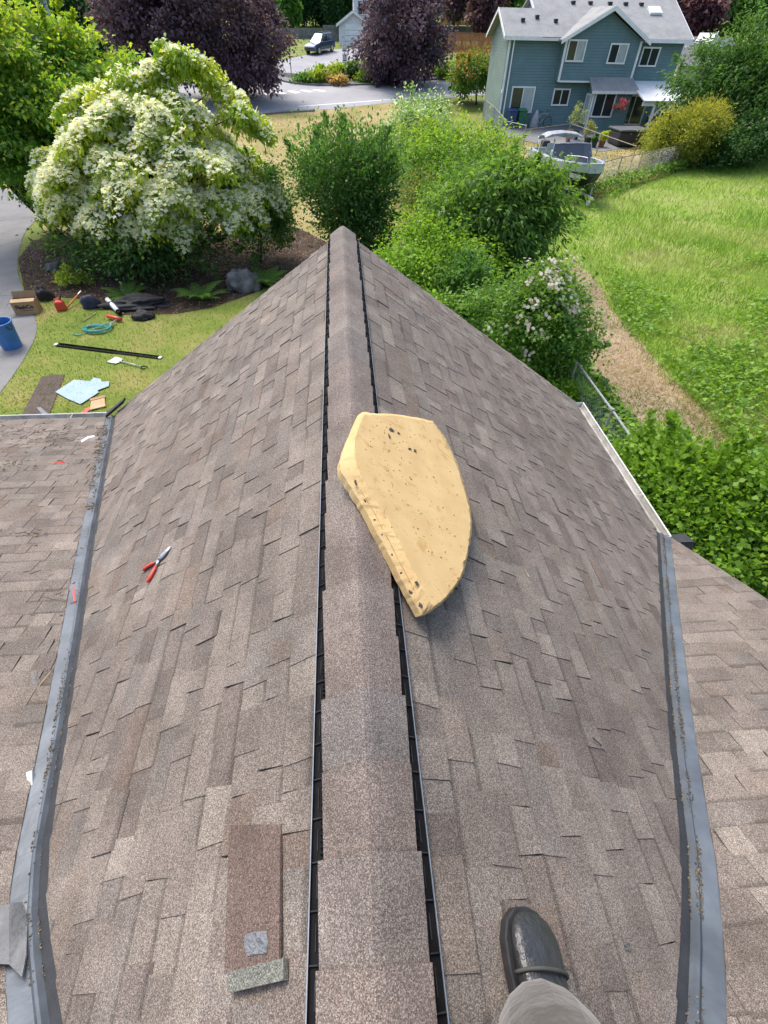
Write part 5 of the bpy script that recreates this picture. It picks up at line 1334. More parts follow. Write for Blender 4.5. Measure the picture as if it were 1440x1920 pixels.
blades('field_grass', field_poly, 220000, 0.19, 0.008, [(0.15, 0.27, 0.025), (0.19, 0.33, 0.03), (0.22, 0.34, 0.04), (0.27, 0.35, 0.07), (0.36, 0.37, 0.15)], 'bright green rough grass of the field on the right', 201, avoid=(straw_poly,), lean=0.6)
blades('straw_wisps', straw_poly, 9000, 0.07, 0.008, [(0.5, 0.38, 0.2), (0.4, 0.3, 0.16), (0.3, 0.24, 0.12), (0.14, 0.2, 0.03)], 'dry straw wisps lying on the bare path', 202, lean=1.6)
blades('lawn_grass', lawn_poly, 90000, 0.05, 0.007, [(0.13, 0.2, 0.025), (0.17, 0.24, 0.03), (0.2, 0.25, 0.04), (0.29, 0.27, 0.08), (0.37, 0.31, 0.14)], 'short mown grass of the left lawn', 203, avoid=(bed_poly,))
blades('dry_lawn_grass', dry_poly, 40000, 0.05, 0.008, [(0.17, 0.19, 0.04), (0.27, 0.24, 0.08), (0.36, 0.3, 0.13), (0.4, 0.33, 0.17)], 'sun bleached grass of the far lawn', 204)
blades('yard_grass', yard_poly, 9000, 0.07, 0.012, [(0.17, 0.19, 0.04), (0.3, 0.25, 0.1)], 'dry grass round the boat', 205)
def groundleaves(name, poly, n, size, cols, label, seed, z=0.12, dens=None, cat='weeds'):
    r = np.random.default_rng(seed); P_ = np.array([(q[0], q[1]) for q in poly]); x0, y0 = P_.min(0); x1, y1 = P_.max(0)
    xs, ys = r.uniform(x0, min(x1, 30), n * 6), r.uniform(y0, y1, n * 6)
    k = inside(P_, xs, ys)
    if dens: k &= r.random(len(xs)) < dens(xs, ys)
    xs, ys = xs[k][:n], ys[k][:n]; n = len(xs)
    pos = np.c_[xs, ys, np.interp(ys, KY, KZ) + z * (0.3 + r.random(n))]
    d = unit(np.c_[r.normal(0, 1, (n, 2)), r.normal(0.1, 0.25, n)]); L = size * r.uniform(0.6, 1.4, n)
    o = leafmesh(name, pos, d, L, L * 0.42, 1.4 * np.array(cols)[r.integers(0, len(cols), n)] * r.uniform(0.8, 1.2, (n, 1)), 'leaf', None, r=r); return tag(o, label, cat, kind='stuff')
edge_poly = [(q.x, q.y) for q in gp([(1010, 480), (1040, 420), (1110, 470), (1150, 590), (1230, 690), (1330, 790), (1420, 880), (1440, 700), (1440, 560), (1300, 600), (1150, 500), (1080, 410), (1200, 345), (1112, 372)])]
groundleaves('bramble_weeds', edge_poly, 9000, 0.10, LG + [(0.16, 0.27, 0.06)], 'pale broad leaved weeds between straw path and grass', 211, 0.2, lambda x, y: np.clip(fbm(x, y, 0.9, 4) * 3 - 1.25, 0, 1))
near_poly = [(q.x, q.y) for q in gp([(1180, 560), (1440, 480), (1700, 600), (1700, 1000), (1440, 950), (1390, 860), (1330, 790), (1240, 690)])]
groundleaves('field_weeds', near_poly, 4500, 0.11, LG + [(0.17, 0.27, 0.05)], 'broad leaved weeds in the near field', 212, 0.25, lambda x, y: np.clip(fbm(x, y, 0.8, 9) * 3 - 1.3, 0, 1))
side_poly = [(q.x, q.y) for q in gp([(880, 620), (1090, 690), (1200, 840), (1260, 1020), (1150, 900), (1040, 760)])]
groundleaves('side_weeds', side_poly, 6000, 0.12, LG + MG, 'green weeds growing along the right house wall', 213, 0.3)
groundleaves('bark_litter', bed_poly, 6000, 0.06, [(0.12, 0.07, 0.05), (0.2, 0.14, 0.1), (0.06, 0.035, 0.025), (0.3, 0.23, 0.17)], 'bark chips on the mulch bed', 214, 0.02, cat='bark chips')

# ================================================================== NEIGHBOURHOOD
def slab(mb, a, b, c, d, th=0.12):
    a, b, c, d = map(Vector, (a, b, c, d)); n = (b - a).cross(d - a).normalized()
    if n.z < 0: n = -n
    mb.prism([a, b, c, d], n * th)
def frame_window(par, I, x0, x1, z0, z1, Y, mull=1, axis='X', nrm=-1, curtain=None, name='window', fm='trim', hbar=False):
    """frame proud of the wall, panes set back in it; axis X: wall in the XZ plane facing nrm*Y"""
    def bx(c, d): return (c, d) if axis == 'X' else ((c[1], c[0], c[2]), (d[1], d[0], d[2]))
    t = 0.09
    mb = MB()
    for c_, d_ in ((((x0 + x1) / 2, Y + nrm * 0.03, z1 + t / 2), (x1 - x0 + 2 * t, 0.06, t)), (((x0 + x1) / 2, Y + nrm * 0.04, z0 - t / 2), (x1 - x0 + 2 * t, 0.08, t)), ((x0 - t / 2, Y + nrm * 0.03, (z0 + z1) / 2), (t, 0.06, z1 - z0)), ((x1 + t / 2, Y + nrm * 0.03, (z0 + z1) / 2), (t, 0.06, z1 - z0))):
        mb.box(*bx(c_, d_))
    w = mb.build(name, fm, par); w.matrix_parent_inverse = I
    n = mull + 1
    for k in range(n):
        a = x0 + (x1 - x0) * k / n; b = x0 + (x1 - x0) * (k + 1) / n
        mb = MB(); mb.box(*bx(((a + b) / 2, Y + nrm * 0.008, (z0 + z1) / 2), (b - a - 0.03, 0.012, z1 - z0 - 0.004)))
        mb.build('pane', 'curtain' if curtain is not None and k in curtain else 'glass', w)
        if k:
            mb = MB(); mb.box(*bx((a, Y + nrm * 0.025, (z0 + z1) / 2), (0.06, 0.045, z1 - z0 - 0.002))); mb.build('mullion', fm, w)
    return w
def teal_house():
    z0 = -4.05
    t = empty('teal_house', (18.8, 46, z0), 0, 'two storey teal house with grey roof and white trim at upper right', 'house')
    I = Matrix.Translation((-18.8, -46, -z0))
    def part(mb, nm, mat, **k):
        o = mb.build(nm, mat, t, **k); o.matrix_parent_inverse = I; return o
    Xl, Xr, Yf, Yb, ze = 12.35, 25.35, 46.0, 50.9, 1.0
    Ym, zl, zm = 48.45, 2.28, 3.05
    mb = MB(); mb.box(((14.9 + Xr) / 2, (Yf + 55) / 2, (z0 + ze) / 2), (Xr - 14.9, 55 - Yf, ze - z0)); part(mb, 'wall', 'teal')
    mb = MB(); mb.box(((Xl + 14.9) / 2 - 0.002, (Yf + Yb) / 2, (z0 + ze) / 2), (14.9 - Xl - 0.004, Yb - Yf, ze - z0)); part(mb, 'wall', 'teal')
    mb = MB(); mb.prism([(Xl - 0.004, Yf + 0.01, z0 + 0.01), (Xl - 0.004, Yb, z0 + 0.01), (Xl - 0.004, Yb, ze - 0.02), (Xl - 0.004, Ym, zl - 0.13), (Xl - 0.004, Yf + 0.01, ze - 0.02)], (-0.03, 0, 0)); w = part(mb, 'side_wall', 'sunlit_teal'); w['label'] = 'teal side wall with its sunlit tone painted in'
    mb = MB(); mb.prism([(14.9, 46.3, ze), (14.9, 54.8, ze), (14.9, 50.4, zm - 0.15)], (0.2, 0, 0)); part(mb, 'gable_wall', 'teal')
    mb = MB(); mb.prism([(Xr, 46.1, ze - 0.05), (Xr, 54.8, ze - 0.05), (Xr, 50.4, zm - 0.15)], (-0.2, 0, 0)); part(mb, 'gable_wall', 'sunlit_teal')
    # roofs
    def rf(pts, nm='roof'):
        mb = MB(); slab(mb, *pts); return part(mb, nm, 'greyroof')
    rl = rf([(Xl - 0.42, Yf - 0.42, ze - 0.12), (17.0, Yf - 0.42, ze - 0.12), (17.0, Ym, zl), (Xl - 0.42, Ym, zl)])
    rf([(Xl - 0.42, Ym, zl), (17.0, Ym, zl), (17.0, Yb + 0.4, ze - 0.1), (Xl - 0.42, Yb + 0.4, ze - 0.1)])
    rm = rf([(14.6, 45.55, ze - 0.12), (Xr + 0.35, 45.55, ze - 0.12), (Xr + 0.35, 50.4, zm), (14.6, 50.4, zm)])
    rf([(14.6, 50.4, zm), (Xr + 0.35, 50.4, zm), (Xr + 0.35, 55.3, ze - 0.1), (14.6, 55.3, ze - 0.1)])
    # fascia and rake boards
    def board(a, b, h=0.2, th=0.04, nrm=(0, -1, 0)):
        a, b = Vector(a), Vector(b); mb = MB(); mb.prism([a, b, b - Vector((0, 0, h)), a - Vector((0, 0, h))], Vector(nrm) * th); part(mb, 'fascia', 'trim')
    board((Xl - 0.42, Yf - 0.44, ze + 0.0), (16.0, Yf - 0.44, ze + 0.0)); board((22.1, 45.53, ze), (Xr + 0.35, 45.53, ze))
    board((Xl - 0.44, Yf - 0.44, ze + 0.01), (Xl - 0.44, Ym, zl + 0.13), nrm=(-1, 0, 0)); board((Xl - 0.44, Ym, zl + 0.13), (Xl - 0.44, Yb + 0.4, ze + 0.01), nrm=(-1, 0, 0))
    board((14.58, 45.8, ze + 0.12), (14.58, 50.4, zm + 0.13), nrm=(-1, 0, 0)); board((Xr + 0.37, 45.55, ze), (Xr + 0.37, 50.4, zm + 0.13), nrm=(1, 0, 0))
    # upper bay with its own gable
    bx0, bx1, by, bz = 16.25, 21.85, 45.35, -1.3; ax = 19.05; az = 2.42
    mb = MB(); mb.prism([(bx0, by, bz), (bx1, by, bz), (bx1, by, ze - 0.1), (ax, by, az - 0.14), (bx0, by, ze - 0.1)], (0, 1.5, 0)); part(mb, 'bay_wall', 'teal')
    mb = MB(); slab(mb, (bx0 - 0.42, by - 0.42, ze - 0.22), (ax, by - 0.42, az), (ax, 49.4, az), (bx0 - 0.42, 46.4, ze - 0.22)); part(mb, 'bay_roof', 'greyroof')
    mb = MB(); slab(mb, (ax, by - 0.42, az), (bx1 + 0.42, by - 0.42, ze - 0.22), (bx1 + 0.42, 46.4, ze - 0.22), (ax, 49.4, az)); part(mb, 'bay_roof', 'greyroof')
    board((bx0 - 0.44, by - 0.44, ze - 0.1), (ax, by - 0.44, az + 0.12), 0.24); board((ax, by - 0.44, az + 0.12), (bx1 + 0.44, by - 0.44, ze - 0.1), 0.24)
    # corner boards
    for x, y, a, b in ((Xl + 0.07, Yf - 0.02, z0, ze - 0.12), (bx0 + 0.07, by - 0.02, bz, ze - 0.12), (bx1 - 0.07, by - 0.02, bz, ze - 0.12), (18.97, 44.62, z0, -1.85)):
        mb = MB(); mb.box((x, y, (a + b) / 2), (0.15, 0.05, b - a)); part(mb, 'corner_board', 'trim')
    mb = MB(); mb.box(((bx0 + bx1) / 2, by - 0.012, bz + 0.03), (bx1 - bx0 - 0.31, 0.03, 0.1)); part(mb, 'band_board', 'trim')
    # lower bump-out with shed roof
    mb = MB(); mb.box((20.45, 45.32, (z0 - 1.72) / 2), (3.0, 1.34, -1.72 - z0)); part(mb, 'bump_wall', 'teal')
    mb = MB(); slab(mb, (18.65, 44.3, -1.78), (22.25, 44.3, -1.78), (21.75, 46.0, -0.72), (18.65, 46.0, -0.72), 0.1); part(mb, 'bump_roof', 'greyroof')
    board((18.65, 44.29, -1.68), (22.25, 44.29, -1.68), 0.16)
    mb = MB(); mb.prism([(18.95, 44.7, -1.72), (18.95, 45.98, -1.72), (18.95, 45.98, -0.8)], (0.1, 0, 0)); part(mb, 'bump_cheek', 'teal')
    # windows and doors (read off the facade)
    def win(xa, ya, xb, yb, Y, **k):
        a, b = PY(xa, (ya + yb) / 2, Y), PY(xb, (ya + yb) / 2, Y); xm = (xa + xb) / 2
        return frame_window(t, I, a.x + 0.08, b.x - 0.08, PY(xm, yb, Y).z + 0.08, PY(xm, ya, Y).z - 0.08, Y, **k)
    win(1063, 74, 1097, 116, by, mull=1, curtain=(1,)); win(1141, 81, 1175, 120, by, mull=1, curtain=(1,)); win(1201, 88, 1234, 125, Yf, mull=1)
    win(957, 162, 1000, 211, Yf, mull=1, curtain=(1,), name='sliding_door'); win(1036, 166, 1067, 198, Yf, mull=1)
    win(1112, 174, 1151, 220, 44.65, mull=1); win(1163, 178, 1208, 234, Yf, mull=1, name='patio_door')
    frame_window(t, I, 44.95, 45.7, -3.55, -2.0, 18.95, mull=0, axis='Y', nrm=-1, curtain=(0,))
    # patio cover on a post
    mb = MB(); slab(mb, (22.0, 42.7, -2.12), (25.9, 42.7, -2.12), (25.3, 46.0, -1.28), (22.0, 46.0, -1.28), 0.07); part(mb, 'patio_cover', 'trim')
    mb = MB(); mb.box((23.95, 42.9, -2.26), (3.8, 0.14, 0.2)); part(mb, 'beam', 'trim')
    for x in (23.0, 25.7):
        mb = MB(); mb.box((x, 42.9, (z0 - 2.36) / 2), (0.14, 0.14, -2.36 - z0)); part(mb, 'post', 'trim')
    mb = MB(); mb.tube([(23.0, 42.9, -3.0), (23.6, 42.9, -2.4)], 0.06, 6); part(mb, 'brace', 'trim')
    mb = MB(); mb.tube([(Xl + 0.35, 45.85, z0), (Xl + 0.35, 45.85, ze - 0.2)], 0.045, 8); part(mb, 'downpipe', 'trim')
    mb = MB(); mb.box((Xl + 0.02, 45.9, -1.9), (0.1, 0.14, 0.2)); part(mb, 'wall_lamp', 'trim')
    # roof furniture
    for X, fy_ in ((13.4, 0.5), (14.5, 0.62), (15.8, 0.5)):
        mb = MB(); mb.box((X, 45.6 + fy_ * 2.85, ze - 0.12 + fy_ * 1.4 + 0.2), (0.25, 0.25, 0.2)); part(mb, 'roof_vent', 'flashdark')
    for X in (17.6, 18.9, 20.4, 21.6, 22.8):
        mb = MB(); mb.box((X, 49.3, 2.72), (0.28, 0.28, 0.2)); part(mb, 'roof_vent', 'flashdark')
    mb = MB(); mb.box((23.6, 48.5, 2.42), (0.9, 0.8, 0.14), Matrix.Rotation(R(24), 3, 'X')); s = part(mb, 'skylight', 'trim')
teal_house()
# yard things
M['dkblue'] = simple('dark_blue_bin_plastic', (0.02, 0.045, 0.15), (0.015, 0.035, 0.12), 4, 0.5)
M['green'] = simple('green_bin_plastic', (0.015, 0.13, 0.065), (0.012, 0.1, 0.05), 4, 0.5)
def bin_(px, mat, label):
    b = G(px, 241); t = empty('wheeled_bin', (b.x, 45.3, T(45.3) + 0.02), 0, label, 'bin', 'wheeled bins')
    mb = MB(); mb.loft([[(a * w, b_ * w, z) for a, b_ in ((-0.3, -0.33), (0.3, -0.33), (0.3, 0.33), (-0.3, 0.33))] for w, z in ((0.8, 0.05), (0.95, 0.6), (1, 1.0))]); mb.build('body', mat, t, bevel=0.03)
    mb = MB(); mb.prism([(-0.33, -0.38, 1.0), (0.33, -0.38, 1.0), (0.33, 0.36, 1.08), (-0.33, 0.36, 1.08)], (0, 0, 0.06)); mb.build('lid', mat, t, bevel=0.02)
    for s in (-1, 1):
        mb = MB(); mb.tube([(s * 0.27, 0.3, 0.1), (s * 0.33, 0.3, 0.1)], 0.1, 12); mb.build('wheel', 'rubber', t)
bin_(957, 'dkblue', 'dark blue wheeled bin against the teal wall'); bin_(975, 'green', 'green wheeled bin against the teal wall')
def hot_tub():
    b = G(1172, 272); t = empty('hot_tub', b, 0.05, 'dark grey wicker sided hot tub with closed cover on the patio', 'hot tub')
    M['wicker'] = simple('dark_wicker', (0.05, 0.048, 0.046), (0.03, 0.029, 0.028), 30, 0.7, 0, 0.8, 60)
    M['cover'] = simple('grey_vinyl_cover', (0.10, 0.105, 0.11), (0.075, 0.08, 0.085), 4, 0.5)
    mb = MB(); mb.loft([[(a * w, b_ * w, z) for a, b_ in ((-1.1, -0.9), (1.1, -0.9), (1.1, 0.9), (-1.1, 0.9))] for w, z in ((0.93, 0), (1, 0.82))]); mb.build('cabinet', 'wicker', t, bevel=0.15, seg=4)
    for s in (-1, 1):
        mb = MB(); mb.box((s * 0.57, 0, 0.88), (1.12, 1.9, 0.12)); mb.build('cover_half', 'cover', t, bevel=0.05)
hot_tub()
M['terracotta'] = simple('terracotta', (0.3, 0.11, 0.06), (0.22, 0.08, 0.045), 5, 0.8)
M['darkpot'] = simple('dark_pot', (0.03, 0.03, 0.032), (0.02, 0.02, 0.022), 5, 0.6)
def pot(px, py, r0, h, mat, cols, hh, seed, label, wl=0.3, lf=0.1):
    b = G(px, py) + Vector((0, 0, 0.022)); t = empty('potted_plant', b, 0, label, 'potted plant', 'plants on the patio edge')
    mb = MB(); mb.lathe([(r0 * 0.7, 0), (r0, h), (r0 * 1.06, h), (r0 * 1.06, h * 1.08), (r0 * 0.9, h * 1.08), (r0 * 0.85, h * 0.9)], 16); mb.build('pot', mat, t, smooth=False)
    C, pos, out, r = cloud((0, 0, h + hh * 0.5), (hh * 0.35, hh * 0.35, hh * 0.5), 24, 30, hh * 0.12, seed, 0.3)
    n = pos.shape[0] * pos.shape[1]; L = lf * r.uniform(0.7, 1.3, n)
    leafmesh('foliage', pos.reshape(-1, 3), unit(out.reshape(-1, 3) + r.normal(0, 0.5, (n, 3)) + np.array([0, 0, 0.3])), L, L * wl, palette(r, cols, pos.shape[:2]).reshape(-1, 3), 'leaf', t, r=r)
pot(1078, 262, 0.22, 0.45, 'darkpot', [(0.13, 0.18, 0.06), (0.2, 0.22, 0.1)], 1.5, 1, 'tall pale plant in a black pot at the patio edge')
pot(1100, 272, 0.26, 0.35, 'darkpot', [(0.12, 0.17, 0.05), (0.17, 0.15, 0.06)], 1.1, 2, 'loose grassy plant in a dark pot left of the hot tub')
pot(1126, 276, 0.24, 0.3, 'terracotta', [(0.3, 0.33, 0.02), (0.24, 0.3, 0.02)], 0.6, 3, 'bright yellow plant in a pot beside the hot tub')
pot(1064, 266, 0.2, 0.3, 'terracotta', [(0.25, 0.05, 0.04), (0.08, 0.15, 0.03)], 0.35, 4, 'low red flowered pot at the patio edge')
pot(1112, 277, 0.2, 0.3, 'darkpot', [(0.06, 0.13, 0.03)], 0.5, 5, 'low green plant in a dark pot beside the yellow one')
def basket():
    b = PY(1165, 196, 43.9); t = empty('hanging_basket', b - Vector((0, 0, 0.3)), 0, 'hanging basket of pink flowers at the patio cover corner', 'flower basket')
    mb = MB(); mb.lathe([(0.08, 0), (0.2, 0.12), (0.22, 0.2)], 12); mb.build('basket', 'darkpot', t)
    C, pos, out, r = cloud((0, 0, 0.32), (0.38, 0.38, 0.3), 30, 26, 0.1, 5, 0.5)
    n = pos.shape[0] * pos.shape[1]; L = 0.1 * r.uniform(0.7, 1.3, n)
    leafmesh('flowers', pos.reshape(-1, 3), unit(out.reshape(-1, 3) + r.normal(0, 0.5, (n, 3))), L, L * 0.4, palette(r, [(0.55, 0.12, 0.16), (0.6, 0.2, 0.22), (0.08, 0.15, 0.03)], pos.shape[:2]).reshape(-1, 3), 'petal', t, r=r)
    mb = MB(); mb.tube([(0, 0, 0.2), (0, 0, 1.3)], 0.008, 5); mb.build('hanger', 'rubber', t)
basket()
def bike():
    b = G(1018, 243); t = empty('bicycle', (b.x, 45.55, T(45.5) + 0.02), 0.1, 'dark bicycle leaning on the teal wall', 'bicycle')
    for x in (-0.5, 0.5):
        mb = MB(); mb.tube([(x + 0.33 * math.cos(a), 0, 0.34 + 0.33 * math.sin(a)) for a in np.linspace(0, 2 * math.pi, 25)], 0.02, 5, False); mb.build('wheel', 'rubber', t)
    mb = MB()
    for a, b_ in (((-0.5, 0.34), (-0.15, 0.8)), ((-0.15, 0.8), (0.38, 0.82)), ((-0.5, 0.34), (-0.05, 0.3)), ((-0.05, 0.3), (0.38, 0.82)), ((-0.05, 0.3), (-0.18, 0.9)), ((0.5, 0.34), (0.36, 0.98))): mb.tube([(a[0], 0, a[1]), (b_[0], 0, b_[1])], 0.018, 6)
    mb.build('frame', 'steel', t)
    mb = MB(); mb.box((-0.19, 0, 0.93), (0.24, 0.12, 0.05)); mb.build('saddle', 'rubber', t, bevel=0.02)
    mb = MB(); mb.tube([(0.36, -0.25, 1.02), (0.36, 0, 0.98), (0.36, 0.25, 1.02)], 0.015, 6); mb.build('handlebar', 'rubber', t)
bike()
M['greycover'] = simple('grey_cover', (0.3, 0.32, 0.35), (0.2, 0.22, 0.24), 5, 0.6, 0, 0.5, 12)
lump('covered_mower', 1000, 241, 0.34, 0.3, 1.0, 'greycover', 'small grey covered mower standing right of the green bin', 'mower', 44, 0, 3, 0.2)
def chair(px, py, label, rz):
    b = G(px, py); t = empty('patio_chair', b + Vector((0, 0, 0.022)), rz, label, 'chair', 'patio chairs under the cover')
    mb = MB(); mb.box((0, 0, 0.43), (0.52, 0.52, 0.06)); mb.build('seat', 'darkpot', t, bevel=0.02)
    mb = MB(); mb.box((0, 0.25, 0.75), (0.52, 0.05, 0.6), Matrix.Rotation(R(-10), 3, 'X')); mb.build('backrest', 'darkpot', t, bevel=0.02)
    for a in (-1, 1):
        for c_ in (-1, 1):
            mb = MB(); mb.tube([(a * 0.23, c_ * 0.23, 0), (a * 0.22, c_ * 0.22, 0.42)], 0.018, 6); mb.build('leg', 'darkpot', t)
        mb = MB(); mb.box((a * 0.27, 0, 0.64), (0.05, 0.5, 0.04)); mb.build('armrest', 'darkpot', t)
chair(1216, 240, 'dark patio chair right of the white post', 0.4); chair(1236, 246, 'dark patio chair at the outer edge of the cover', -0.5)

# boat on a trailer
def boat():
    A_, B_ = G(1018, 332), G(1090, 384); d = B_ - A_; ang = math.atan2(d.y, d.x); c = (A_ + B_) / 2
    zt = T(c.y)
    t = empty('motor_boat', (c.x, c.y, zt + 0.42), ang, 'open white and grey motor boat with windscreen on a trailer', 'boat')
    M['hullwhite'] = simple('boat_gelcoat', (0.42, 0.445, 0.47), (0.34, 0.36, 0.385), 1.5, 0.35)
    M['hulldark'] = simple('dark_hull', (0.025, 0.03, 0.042), (0.018, 0.02, 0.03), 2, 0.3)
    M['deckgrey'] = simple('grey_boat_deck', (0.3, 0.33, 0.37), (0.23, 0.25, 0.29), 6, 0.7)
    L = 2.75; t.scale = (1.12, 1.12, 1.1)
    st = [(-L, 0.92, 0.06, 0.86), (-1.5, 0.98, 0.03, 0.88), (0, 1.0, 0.02, 0.93), (1.2, 0.92, 0.06, 1.0), (2.0, 0.74, 0.18, 1.06), (2.5, 0.5, 0.4, 1.1), (L, 0.3, 0.62, 1.12)]
    def ring(x, w, z0, z1): return [(x, -w, z1), (x, -w * 0.97, z1 - 0.3), (x, -w * 0.8, z0 + 0.2), (x, 0, z0), (x, w * 0.8, z0 + 0.2), (x, w * 0.97, z1 - 0.3), (x, w, z1)]
    mb = MB(); mb.loft([[q for q in ring(*s)][1:-1] for s in st], cap=False, closed=False); mb.face(ring(*st[0])[1:-1]); mb.face(ring(*st[-1])[1:-1]); mb.build('lower_hull', 'hulldark', t)
    mb = MB()
    for sg in (-1, 1):
        mb.loft([[(x, sg * w, z1), (x, sg * w * 1.02, z1 - 0.05), (x, sg * w * 0.985, z1 - 0.31), (x, sg * (w - 0.13), z1 - 0.31), (x, sg * (w - 0.15), z1)] for x, w, z0, z1 in st])
    mb.box((-L + 0.05, 0, 0.66), (0.12, 1.55, 0.4)); mb.box((L - 0.02, 0, 0.96), (0.1, 0.5, 0.34))
    mb.build('topsides', 'hullwhite', t)
    mb = MB(); mb.loft([[(x, -(w - 0.12), 0.42), (x, w - 0.12, 0.42), (x, w - 0.12, 0.46), (x, -(w - 0.12), 0.46)] for x, w, _, _ in st[:5]]); mb.build('floor', 'deckgrey', t)
    mb = MB(); mb.loft([[(x, -(w - 0.13), z1 - 0.12), (x, w - 0.13, z1 - 0.12), (x, w - 0.13, z1 - 0.06), (x, -(w - 0.13), z1 - 0.06)] for x, w, _, z1 in st[4:]]); mb.build('foredeck', 'hullwhite', t)
    for y in (-0.45, 0.45):
        mb = MB(); mb.box((-0.9, y, 0.72), (0.45, 0.45, 0.14)); mb.box((-1.12, y, 1.0), (0.1, 0.45, 0.5)); mb.build('seat', 'hullwhite', t, bevel=0.04)
        mb = MB(); mb.tube([(-0.9, y, 0.46), (-0.9, y, 0.66)], 0.06, 8); mb.build('seat_post', 'steel', t)
    for y in (-0.55, 0.55):
        mb = MB(); mb.box((0.05, y, 0.85), (0.5, 0.62, 0.6)); mb.build('console', 'deckgrey', t, bevel=0.05)
    mb = MB(); mb.box((1.2, 0, 0.62), (0.7, 1.1, 0.3)); mb.build('bow_bench', 'hullwhite', t, bevel=0.04)
    M['tint_glass'] = simple('smoked_screen', (0.05, 0.06, 0.07), (0.035, 0.04, 0.05), 1, 0.08, spec=0.8)
    mb = MB(); mb.loft([[(0.32, -0.95, 0.95), (0.1, -0.85, 1.4)], [(0.5, -0.5, 1.0), (0.25, -0.45, 1.45)], [(0.55, 0, 1.0), (0.28, 0, 1.46)], [(0.5, 0.5, 1.0), (0.25, 0.45, 1.45)], [(0.32, 0.95, 0.95), (0.1, 0.85, 1.4)]], cap=False, closed=False); ws = mb.build('windscreen', 'tint_glass', t)
    s = ws.modifiers.new('solid', 'SOLIDIFY'); s.thickness = 0.012
    mb = MB(); mb.tube([(0.32, -0.95, 0.95), (0.1, -0.85, 1.4), (0.25, -0.45, 1.45), (0.28, 0, 1.46), (0.25, 0.45, 1.45), (0.1, 0.85, 1.4), (0.32, 0.95, 0.95)], 0.022, 6); mb.build('screen_frame', 'steel', t)
    mb = MB(); mb.loft([[(x, -0.9, z - 0.12), (x, -0.6, z), (x, 0, z + 0.05), (x, 0.6, z), (x, 0.9, z - 0.12), (x, 0.9, z - 0.15), (x, 0, z + 0.0), (x, -0.9, z - 0.15)] for x, z in ((-1.9, 1.42), (-1.6, 1.62), (-1.2, 1.66), (-0.95, 1.6))]); mb.build('canopy', 'greycover', t)
    for y in (-0.88, 0.88):
        mb = MB(); mb.tube([(-1.9, y, 1.4), (-1.4, y * 1.05, 0.9), (-1.0, y, 1.5)], 0.016, 5); mb.build('canopy_strut', 'steel', t)
    for y in (-1, 1):
        mb = MB(); mb.tube([(1.5, y * 0.86, 1.02), (1.6, y * 0.82, 1.22), (2.3, y * 0.56, 1.3), (2.6, y * 0.38, 1.3), (2.66, y * 0.35, 1.12)], 0.02, 6); mb.build('bow_rail', 'steel', t)
    mb = MB(); mb.box((-L - 0.28, 0, 0.85), (0.42, 0.36, 0.5)); mb.box((-L - 0.26, 0, 0.35), (0.2, 0.12, 0.6)); mb.build('outboard_motor', 'darkpot', t, bevel=0.06)
    mb = MB(); mb.box((2.3, -0.58, 0.62), (0.62, 0.01, 0.16), Matrix.Rotation(R(24), 3, 'Z')); mb.build('name_plate', 'hullwhite', t)
    tr = empty('boat_trailer', (c.x, c.y, zt), ang, 'galvanised boat trailer under the motor boat', 'trailer')
    mb = MB()
    for y in (-0.5, 0.5): mb.tube([(-2.3, y * 1.3, 0.38), (1.2, y * 1.3, 0.38), (2.6, 0, 0.4)], 0.045, 6)
    for x in (-2.0, -0.8, 0.6): mb.tube([(x, -0.65, 0.38), (x, 0.65, 0.38)], 0.04, 6)
    mb.tube([(2.5, 0, 0.4), (3.7, 0, 0.42)], 0.05, 6)
    mb.build('chassis', 'galv', tr)
    for y in (-0.95, 0.95):
        mb = MB(); mb.tube([(-0.9, y - 0.1, 0.33), (-0.9, y + 0.1, 0.33)], 0.33, 20); w = mb.build('wheel', 'rubber', tr)
        mb = MB(); mb.tube([(-0.9, y + math.copysign(0.1, y), 0.33), (-0.9, y + math.copysign(0.115, y), 0.33)], 0.17, 14); mb.build('rim', 'trim', w)
        mb = MB(); mb.loft([[(-0.9 + 0.42 * math.cos(a), y - 0.13, 0.33 + 0.42 * math.sin(a)), (-0.9 + 0.42 * math.cos(a), y + 0.13, 0.33 + 0.42 * math.sin(a))] for a in np.linspace(0.1, math.pi - 0.1, 10)], cap=False, closed=False); mb.build('mudguard', 'darkpot', tr)
    mb = MB(); mb.tube([(3.1, 0.12, 0.16), (3.1, 0.12, 0.75)], 0.035, 8); j = mb.build('jack', 'galv', tr)
    mb = MB(); mb.tube([(3.1, 0.07, 0.12), (3.1, 0.17, 0.12)], 0.12, 14); mb.build('jack_wheel', 'trim', j)
boat()

